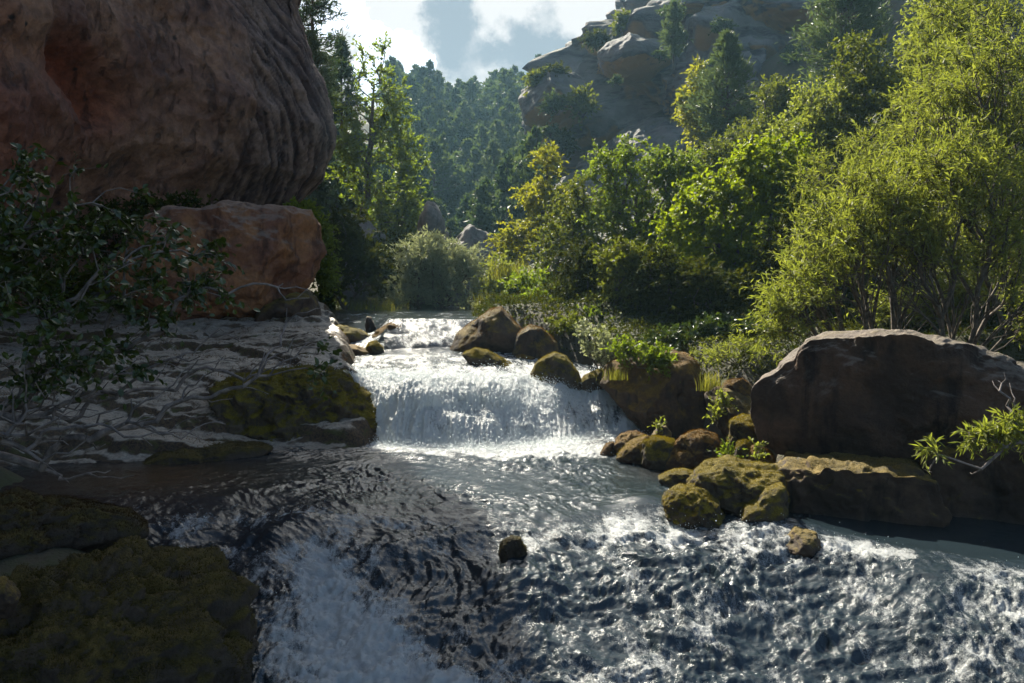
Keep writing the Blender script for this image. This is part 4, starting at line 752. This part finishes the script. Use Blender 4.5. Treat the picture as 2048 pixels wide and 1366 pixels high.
for k, (px, Y, bl, n, lab) in enumerate([
    (1750, 13.6, [(1620, 580, 13.4, 80, 50, .8), (1690, 490, 13.6, 100, 70, 1.0), (1760, 400, 13.6, 90, 80, 1.0), (1570, 640, 13.2, 60, 40, .6), (1780, 500, 13.6, 90, 60, .9)], 405, 'willow arching out over the water left of the perched boulder'),
    (1900, 13.2, [(1870, 480, 13.2, 90, 80, .9), (1930, 380, 13.4, 100, 100, 1.1), (1990, 490, 13.0, 90, 70, .9), (2070, 620, 12.6, 60, 70, .8)], 405, 'many stemmed willow rising just behind the top of the perched boulder'),
    (2010, 14.6, [(2000, 300, 14.6, 110, 120, 1.2), (1950, 180, 14.6, 100, 110, 1.2), (2080, 420, 14.4, 70, 130, 1.1)], 405, 'tall willow at the right edge with a dark leaning limb'),
    (1840, 17.5, [(1840, 330, 17.5, 110, 110, 1.4), (1780, 400, 17.5, 90, 90, 1.2), (1880, 200, 17.5, 100, 100, 1.4)], 378, 'willow in the middle of the thicket behind the front stems'),
    (2040, 19, [(2000, 60, 19, 100, 110, 1.5), (1920, 60, 19, 80, 90, 1.4), (2080, 180, 19, 80, 120, 1.4)], 351, 'highest willow in the top right corner'),
    (1960, 16.5, [(1880, 610, 16.5, 70, 40, .8), (1960, 590, 16.5, 90, 60, .9), (2060, 540, 16.5, 70, 80, .9), (1770, 625, 16.5, 60, 35, .8), (2030, 640, 16.5, 60, 40, .8)], 380, 'low shrubby willow filling the space behind the perched boulder'),
    (1680, 19, [(1650, 390, 19, 70, 80, 1.3), (1690, 480, 19, 80, 70, 1.2), (1740, 330, 19, 70, 80, 1.3), (1610, 540, 19, 60, 60, 1)], 351, 'paler willow between the lime maple and the thicket')]):
    plant('willow', lab, 'willow', onground(px, Y), bl, int(n*.43), 17, .115, 'lance', 'willow', bark='bark', group=WI, seed=60+k, alpha=1.1, jit=.22, shoot=.75, shoots=5, r_tip=.0085, r_max=.04, seg=.3, upb=.7, droop=.2, names=SH, bare=([(px-40, 570, Y-.3, 150, 60, .7), (px+60, 600, Y-.3, 120, 60, .7)], 60) if k < 2 else None)

# shaded hazel reaching in from the left
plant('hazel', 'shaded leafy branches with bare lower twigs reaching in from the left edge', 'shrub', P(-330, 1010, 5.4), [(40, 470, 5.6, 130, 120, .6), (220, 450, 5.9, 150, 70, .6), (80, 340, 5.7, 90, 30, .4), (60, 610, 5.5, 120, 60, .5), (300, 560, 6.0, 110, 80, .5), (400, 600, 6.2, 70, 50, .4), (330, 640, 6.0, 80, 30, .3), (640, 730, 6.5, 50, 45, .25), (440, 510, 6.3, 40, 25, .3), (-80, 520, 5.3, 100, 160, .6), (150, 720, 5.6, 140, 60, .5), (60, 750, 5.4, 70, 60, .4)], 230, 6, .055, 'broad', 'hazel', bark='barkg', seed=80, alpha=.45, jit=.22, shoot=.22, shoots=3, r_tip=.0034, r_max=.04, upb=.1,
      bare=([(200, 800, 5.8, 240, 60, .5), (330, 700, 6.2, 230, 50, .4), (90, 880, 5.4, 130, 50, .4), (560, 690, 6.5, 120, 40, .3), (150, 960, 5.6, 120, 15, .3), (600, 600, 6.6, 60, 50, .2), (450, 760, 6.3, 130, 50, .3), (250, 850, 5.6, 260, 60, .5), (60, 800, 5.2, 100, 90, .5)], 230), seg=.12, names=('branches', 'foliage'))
LB = 'dark shrubs below the left cliff'
for k, (px, py, Y, bl, lf, lab) in enumerate([
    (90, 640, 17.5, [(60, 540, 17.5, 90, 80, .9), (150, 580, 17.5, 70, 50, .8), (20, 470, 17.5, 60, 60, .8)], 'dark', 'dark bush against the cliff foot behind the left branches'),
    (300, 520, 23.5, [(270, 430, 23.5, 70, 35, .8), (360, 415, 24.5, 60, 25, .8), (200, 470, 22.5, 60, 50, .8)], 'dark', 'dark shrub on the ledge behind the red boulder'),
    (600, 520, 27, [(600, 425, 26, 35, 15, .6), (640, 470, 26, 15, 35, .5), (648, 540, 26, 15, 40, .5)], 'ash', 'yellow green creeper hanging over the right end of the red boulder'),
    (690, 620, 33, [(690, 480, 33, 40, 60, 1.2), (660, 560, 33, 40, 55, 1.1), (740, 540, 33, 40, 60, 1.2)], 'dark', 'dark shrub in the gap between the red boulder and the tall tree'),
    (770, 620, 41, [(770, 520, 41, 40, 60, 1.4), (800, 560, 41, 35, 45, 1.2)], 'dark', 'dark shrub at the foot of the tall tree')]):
    b = P(px, py, Y); plant('shrub', lab, 'shrub', b, bl, 120, 11, .12 if Y < 30 else .2, 'mid', lf, group=LB, seed=90+k, alpha=.4, shoot=.55 if Y < 30 else .9, shoots=4, r_tip=.008, names=SH, keep_twigs=False)

# small plants
def tuft(name, label, cat, c, n, h, spread, leaf, shape='lance', group=None, seed=0, bend=.35, w=1.0):
    """a clump of arching blades"""
    rng = np.random.RandomState(seed+300); c = np.array(c, float)
    b = c+rng.normal(size=(n, 3))*[spread, spread, .0]*np.array([1, .8, 1]); L = h*(.5+.7*rng.rand(n)); out = unit(rng.normal(size=(n, 3))*[1, 1, 0]+1e-6)
    Vs, k = [], 4
    t = np.linspace(0, 1, k); wd = np.array([1, .9, .6, .05])*.005*w*h/.5
    sd_ = np.cross(out, [0, 0, 1.]); be = bend*(.4+rng.rand(n))
    pos = b[:, None]+np.array([0, 0, 1.])*(L[:, None]*t*(1-.25*t))[..., None]+out[:, None]*((be*L)[:, None]*t**2)[..., None]
    V = np.stack([pos+sd_[:, None]*wd[None, :, None], pos-sd_[:, None]*wd[None, :, None]], 2).reshape(-1, 3)
    q = np.array([[2*i, 2*i+1, 2*i+3, 2*i+2] for i in range(k-1)]); F = ((np.arange(n)*2*k)[:, None, None]+q[None]).reshape(-1, 4)
    o = link(name, make_mesh(name, V-c, [F], {'rnd': np.repeat(rng.rand(n), 2*k)}, smooth_=False, mats=[M[leaf]]), loc=c); return tag(o, label, cat, group)
def herb(label, base, blobs, n, leaf, size, seed, shape='mid', name='leafy_plant', cat='plant', shoot=.22, per=8):
    return plant(name, label, cat, base, blobs, n, per, size, shape, leaf, bark='bark', group='waterside plants', seed=seed, alpha=.7, jit=.15, shoot=shoot, shoots=2, r_tip=.003, r_max=.012, upb=.9, names=('stems', 'leaves'))
herb('nettle like plants growing on the brown boulder beside the fall', P(1275, 735, 14.9), [(1290, 715, 14.8, 45, 28, .35), (1320, 735, 14.6, 25, 28, .3), (1250, 700, 15, 25, 20, .3)], 110, 'ash', .085, 120)
herb('pale feathery plants on the bank left of the planted boulder', P(1200, 745, 16.2), [(1195, 690, 16.2, 35, 35, .4), (1220, 710, 16, 30, 30, .35), (1170, 660, 17, 18, 20, .35)], 100, 'silver', .08, 121)
herb('sunlit plants behind the flat topped boulder', P(1180, 690, 20), [(1180, 640, 20, 35, 30, .6), (1230, 650, 20, 40, 30, .6)], 80, 'ash', .10, 122)
herb('light green fronds in front of the dark shrubs at the bank', P(1480, 735, 15), [(1470, 700, 15, 60, 30, .6), (1420, 715, 15, 40, 22, .5), (1540, 720, 14.5, 50, 30, .5)], 120, 'willow', .09, 123, 'lance')
herb('leafy bank plants filling the gap behind the domed moss stone', P(1150, 690, 18.8), [(1130, 650, 18.8, 45, 25, .5), (1190, 680, 18.2, 45, 25, .5), (1100, 625, 20.5, 40, 20, .5)], 130, 'olive', .085, 128)
herb('low leafy sprig beside the narrow mossy stone', P(1455, 935, 10.9), [(1455, 910, 10.9, 12, 18, .1)], 14, 'ash', .05, 124)
herb('small sprig on the brown stone under the huge boulder', P(1515, 935, 10.5), [(1514, 910, 10.5, 8, 20, .06)], 10, 'willow', .05, 125)
herb('tiny sprout on the small dark pointed stone', P(1316, 872, 12.8), [(1316, 855, 12.8, 6, 12, .06)], 8, 'willow', .05, 126)
herb('upright sprig on the dark angular rock', P(1435, 855, 12.9), [(1432, 825, 12.9, 10, 28, .12), (1450, 800, 12.9, 10, 20, .1)], 22, 'willow', .06, 127)
plant('willow_branch', 'leafy willow twig with bare curling tips reaching in low from the right edge', 'branch', P(2160, 960, 8.0), [(1990, 875, 8.0, 55, 25, .25), (2050, 860, 8.0, 40, 35, .25), (1860, 905, 7.9, 14, 20, .1), (1940, 880, 8, 20, 14, .15)], 46, 10, .10, 'lance', 'willow', bark='barkg', seed=130, alpha=.3, jit=.2, shoot=.16, shoots=3, r_tip=.004, r_max=.018, upb=.5,
      bare=([(1950, 940, 7.9, 70, 12, .15), (1850, 940, 7.9, 20, 10, .1), (2030, 800, 8.2, 30, 50, .2), (2000, 770, 8.3, 30, 30, .2)], 22), names=('twigs', 'foliage'))
GT = 'grass tufts'
tuft('grass_tuft', 'bright arching grass on the rock left of the rusty moss stone', 'grass', P(1425, 782, 13.6), 160, .42, .1, 'grass', group=GT, seed=1)
tuft('grass_tuft', 'yellow grass spilling from the planted boulder', 'grass', P(1232, 760, 14.8), 120, .35, .1, 'grass', group=GT, seed=2)
tuft('grass_tuft', 'pale green grass at the water edge before the silvery willow bush', 'grass', P(765, 632, 30), 160, .8, .3, 'grass', group=GT, seed=3)
tuft('grass_tuft', 'tall pale reeds left of the silvery willow bush', 'grass', P(720, 630, 31), 120, .9, .25, 'grass', group=GT, seed=4)
tuft('grass_tuft', 'feathery sunlit grass on the bank below the golden sapling', 'grass', P(1020, 560, 31), 220, 1.0, .4, 'grass', group=GT, seed=5)
tuft('grass_tuft', 'dry grass beside the square rock on the bank', 'grass', P(985, 618, 27), 150, .7, .25, 'grass', group=GT, seed=6)
tuft('grass_tuft', 'dry brown grass on the pale slabs of the left bank', 'grass', P(400, 762, 15.2), 200, .3, .1, 'olive', group=GT, seed=7)

def build_cover():
    """leaf litter and low growth on the banks"""
    rng = np.random.RandomState(77); n = 120000
    Y = rng.uniform(12.5**.5, 42**.5, n*2)**2; px = rng.uniform(640, 2150, n*2); x = (px-1024)/FPX*Y
    k = (x > XR(Y)+.15) | (x < XL(Y)-.1)*(Y > 27); x, Y = x[k][:n], Y[k][:n]; n = len(x)
    z = ground_z(x, Y); cl = fbm(v3(x*.8, Y*.8, 3), 3); h = np.clip(.12+.5*cl, .02, .5)*Y/22
    pos = np.stack([x, Y, z+h*rng.rand(n)**1.3], -1); d = unit(rng.normal(size=(n, 3))+[0, 0, .5]); nn = unit(rng.normal(size=(n, 3))*.6+[0, 0, .8])
    v, f, r = leaves(pos, d, nn, .0042*Y*(.5+rng.rand(n)), np.clip(.4+cl*.8+.3*rng.normal(size=n), 0, 1), 'mid')
    tag(link('ground_cover', make_mesh('ground_cover', v, [f], {'rnd': r}, smooth_=False, mats=[M['dark']])), 'low dark leafy ground cover on the banks', 'ground cover', kind='stuff')
build_cover()

# ------------------------------------------------------------------ pines
def pine_mesh(seed, H, R, nb, per, size, shape='mid', round_=.55, trunk_h=.18):
    rng = np.random.RandomState(seed); t = trunk_h+(1-trunk_h)*(np.arange(nb)+rng.rand(nb))/nb
    prof = np.interp((t-trunk_h)/(1-trunk_h), [0, .2, .45, .75, 1], [.55, 1, .85*round_+.35, .5, .06]); an = rng.rand(nb)*2*np.pi
    L = R*prof*(.55+.6*rng.rand(nb)); up = .05+.35*t
    d = unit(np.stack([np.cos(an), np.sin(an), up], -1)); b = np.stack([0*t, 0*t, t*H*.97], -1)+rng.normal(size=(nb, 3))*[.03, .03, 0]*H*.1
    tp = b+d*L[:, None]
    trv, trf = tubes(np.array([[0, 0, -.5], [0, 0, H*.45]]), np.array([[0, 0, H*.45], [0, 0, H*.98]]), np.array([H*.018, H*.012]), np.array([H*.012, H*.003]), 6)
    brv, brf = tubes(b, tp, np.full(nb, H*.0035), np.full(nb, H*.0015), 3)
    f = .25+.75*rng.rand(nb, per)**.7; pos = b[:, None]+d[:, None]*(L[:, None]*f)[..., None]+rng.normal(size=(nb, per, 3))*(L[:, None, None]*.13)*[1, 1, .4]; pos = pos.reshape(-1, 3); m = len(pos)
    ld = unit(np.repeat(d, per, 0)*.6+rng.normal(size=(m, 3))*.6+[0, 0, .35]); ln = unit(unit(pos*[1, 1, 0]+1e-6)*.9+rng.normal(size=(m, 3))*.55+[0, 0, .6])
    rn = np.clip(.5*np.repeat(rng.rand(nb), per)+.5*rng.rand(m), 0, 1)
    lv, lf, lr = leaves(pos, ld, ln, size*(.6+.8*rng.rand(m)), rn, shape)
    return (np.concatenate([trv, brv]), np.concatenate([trf, brf+len(trv)])), (lv, lf, lr)
FARP = []
for k in range(5):
    (tv, tf), (lv, lf, lr) = pine_mesh(k, 8.0, [1.8, 2.1, 1.5, 2.3, 1.9][k], 60, 24, .42, 'mid', [.4, .7, .3, .8, .55][k])
    FARP.append(make_mesh('far_pine', np.concatenate([tv, lv]), [tf, lf+len(tv)], {'rnd': np.concatenate([np.zeros(len(tv)), lr])}, smooth_=False, mats=[M['bark'], M[['pine', 'pine_mid', 'pine', 'pine_mid', 'pine_pale'][k]]], midx=[0, 1]))
rngp = np.random.RandomState(5); placed = []
def far_pine(x, Y, h, label, group, sink=.3):
    o = link('pine_tree', FARP[rngp.randint(5)]); s = h/8
    o.scale = (s*rngp.uniform(.85, 1.15), s*rngp.uniform(.85, 1.15), s); o.rotation_euler = (0, 0, rngp.rand()*6.28)
    o.location = (x, Y, float(ground_z(x, Y))-sink); tag(o, label, 'pine', group); placed.append((x, Y))
def scatter(n, pxr, Yr, hr, dmin, label, group):
    c = 0
    for _ in range(n*30):
        if c >= n: break
        Y = rngp.uniform(*Yr); px = rngp.uniform(*pxr); x = (px-1024)/FPX*Y
        if any((x-a)**2+(Y-b)**2 < dmin**2 for a, b in placed): continue
        far_pine(x, Y, rngp.uniform(*hr), label, group); c += 1
scatter(46, (795, 1110), (138, 156), (6, 10), 2.2, 'blue green pine along the skyline of the far hill', 'pines on the skyline')
scatter(190, (780, 1130), (74, 138), (6.5, 11), 2.5, 'hazy pine on the far hillside', 'pines on the far hillside')
scatter(34, (800, 1080), (54, 76), (6, 9), 2.2, 'dark green pine on the nearer slope right of the tall tree', 'pines on the nearer slope')
scatter(22, (610, 830), (50, 75), (6, 9), 2.0, 'green pine on the steep slope between the left cliff and the tall tree', 'pines on the left slope')
def near_pine(label, base, H, R, seed, mat, nb=170, per=46, size=.34, group='pines'):
    (tv, tf), (lv, lf, lr) = pine_mesh(seed, H, R, nb, per, size, 'needle' if False else 'lance', .8, .12)
    o = thing('pine_tree', label, 'pine', base, group)
    link('trunk', make_mesh('trunk', tv, [tf], mats=[M['bark']]), o); link('crown', make_mesh('crown', lv, [lf], {'rnd': lr}, smooth_=False, mats=[M[mat]]), o)
near_pine('dark green rounded pine in front of the crag, right of the yellow tree', P(1455, 330, 42), 7.0, 1.9, 11, 'pine_pale')
near_pine('big pale green pine standing against the dark crag wall at the top', P(1690, 240, 40), 8.2, 2.3, 12, 'pine_pale', 220, 50)
near_pine('slim pale pine clinging to the crag above the round topped tree', P(1347, 125, 56), 4.2, .9, 13, 'pine_pale', 100, 30)
near_pine('tall ragged pine on top of the left cliff against the sky', P(625, 210, 46), 8.2, 1.9, 14, 'pine', 120, 44, group='pines by the left cliff')
near_pine('bushy lighter pine below the ragged one at the edge of the left cliff', P(618, 250, 44), 5.0, 1.5, 15, 'pine_pale', 150, 40, group='pines by the left cliff')
near_pine('slim dark pine between the left cliff and the tall tree', P(683, 260, 52), 6.0, 1.3, 16, 'pine', 120, 40, group='pines by the left cliff')
# shrubs on the crag
CG = 'shrubs on the crag'
for k, (px, py, Y, rx, rz, lf, lab) in enumerate([(1165, 205, 60, 25, 28, 'olive', 'green bush in the cleft behind the overhanging lobe of the crag'), (1128, 285, 59, 12, 20, 'dark', 'dark bush below the overhanging lobe of the crag'),
    (1195, 78, 66, 20, 9, 'dark', 'low bush on the skyline of the crag'), (1110, 150, 64, 18, 9, 'dark', 'low scrub on top of the overhanging lobe'), (1073, 160, 64, 8, 14, 'olive', 'thin bush standing on the tip of the overhanging lobe'), (1245, 48, 66, 7, 16, 'olive', 'wispy bush high on the crag skyline')]):
    plant('bush', lab, 'bush', P(px, py+rz, Y), [(px, py, Y, rx, rz, 1.2)], 60, 9, .3, 'mid', lf, group=CG, seed=150+k, alpha=.4, shoot=.9, shoots=3, r_tip=.02, names=SH, keep_twigs=False)

def crag_bushes():
    first = None
    for k, (px, py, Y, sc) in enumerate([(1110, 208, 60, 1.0), (1232, 160, 58, .5), (1322, 108, 58, .6), (1445, 50, 58, .8), (1590, 110, 57, .9), (1345, 20, 62, 1.0), (1100, 262, 60, .8)]):
        b = P(px, py, Y)
        if first is None:
            first = plant('bush', 'small dark bush rooted in the face of the crag', 'bush', b-[0, 0, .6], [(px, py, Y, 26, 20, .8)], 46, 9, .24, 'mid', 'pine_mid', group='bushes dotted over the crag', seed=190, alpha=.4, shoot=.6, shoots=3, r_tip=.015, names=SH, keep_twigs=False); continue
        r = first.copy(); COL.objects.link(r); r.location = b-[0, 0, .6*sc]; r.scale = (sc, sc, sc*.9); r.rotation_euler = (0, 0, k*1.7)
        for ch in first.children:
            c = ch.copy(); COL.objects.link(c); c.parent = r
crag_bushes()

# ------------------------------------------------------------------ haze in the valley air
def build_haze():
    lo, hi = np.array([-420., -40., -4.]), np.array([420., 330., 62.])
    c = (lo+hi)/2; V = np.array([[x, y, z] for x in (lo[0], hi[0]) for y in (lo[1], hi[1]) for z in (lo[2], hi[2])])-c
    F = [[0, 1, 3, 2], [4, 6, 7, 5], [0, 4, 5, 1], [2, 3, 7, 6], [0, 2, 6, 4], [1, 5, 7, 3]]
    m, nt, out = new_mat('valley_haze')
    v = nd(nt, 'ShaderNodeVolumePrincipled', {'Color': (.42, .74, 1.0, 1), 'Density': .00045, 'Anisotropy': .35})
    nt.links.new(v.outputs[0], out.inputs['Volume'])
    tag(link('haze', make_mesh('haze', V, [np.array(F)], smooth_=False, mats=[m]), loc=c), 'pale blue haze hanging in the valley air', 'haze', kind='stuff')
build_haze()
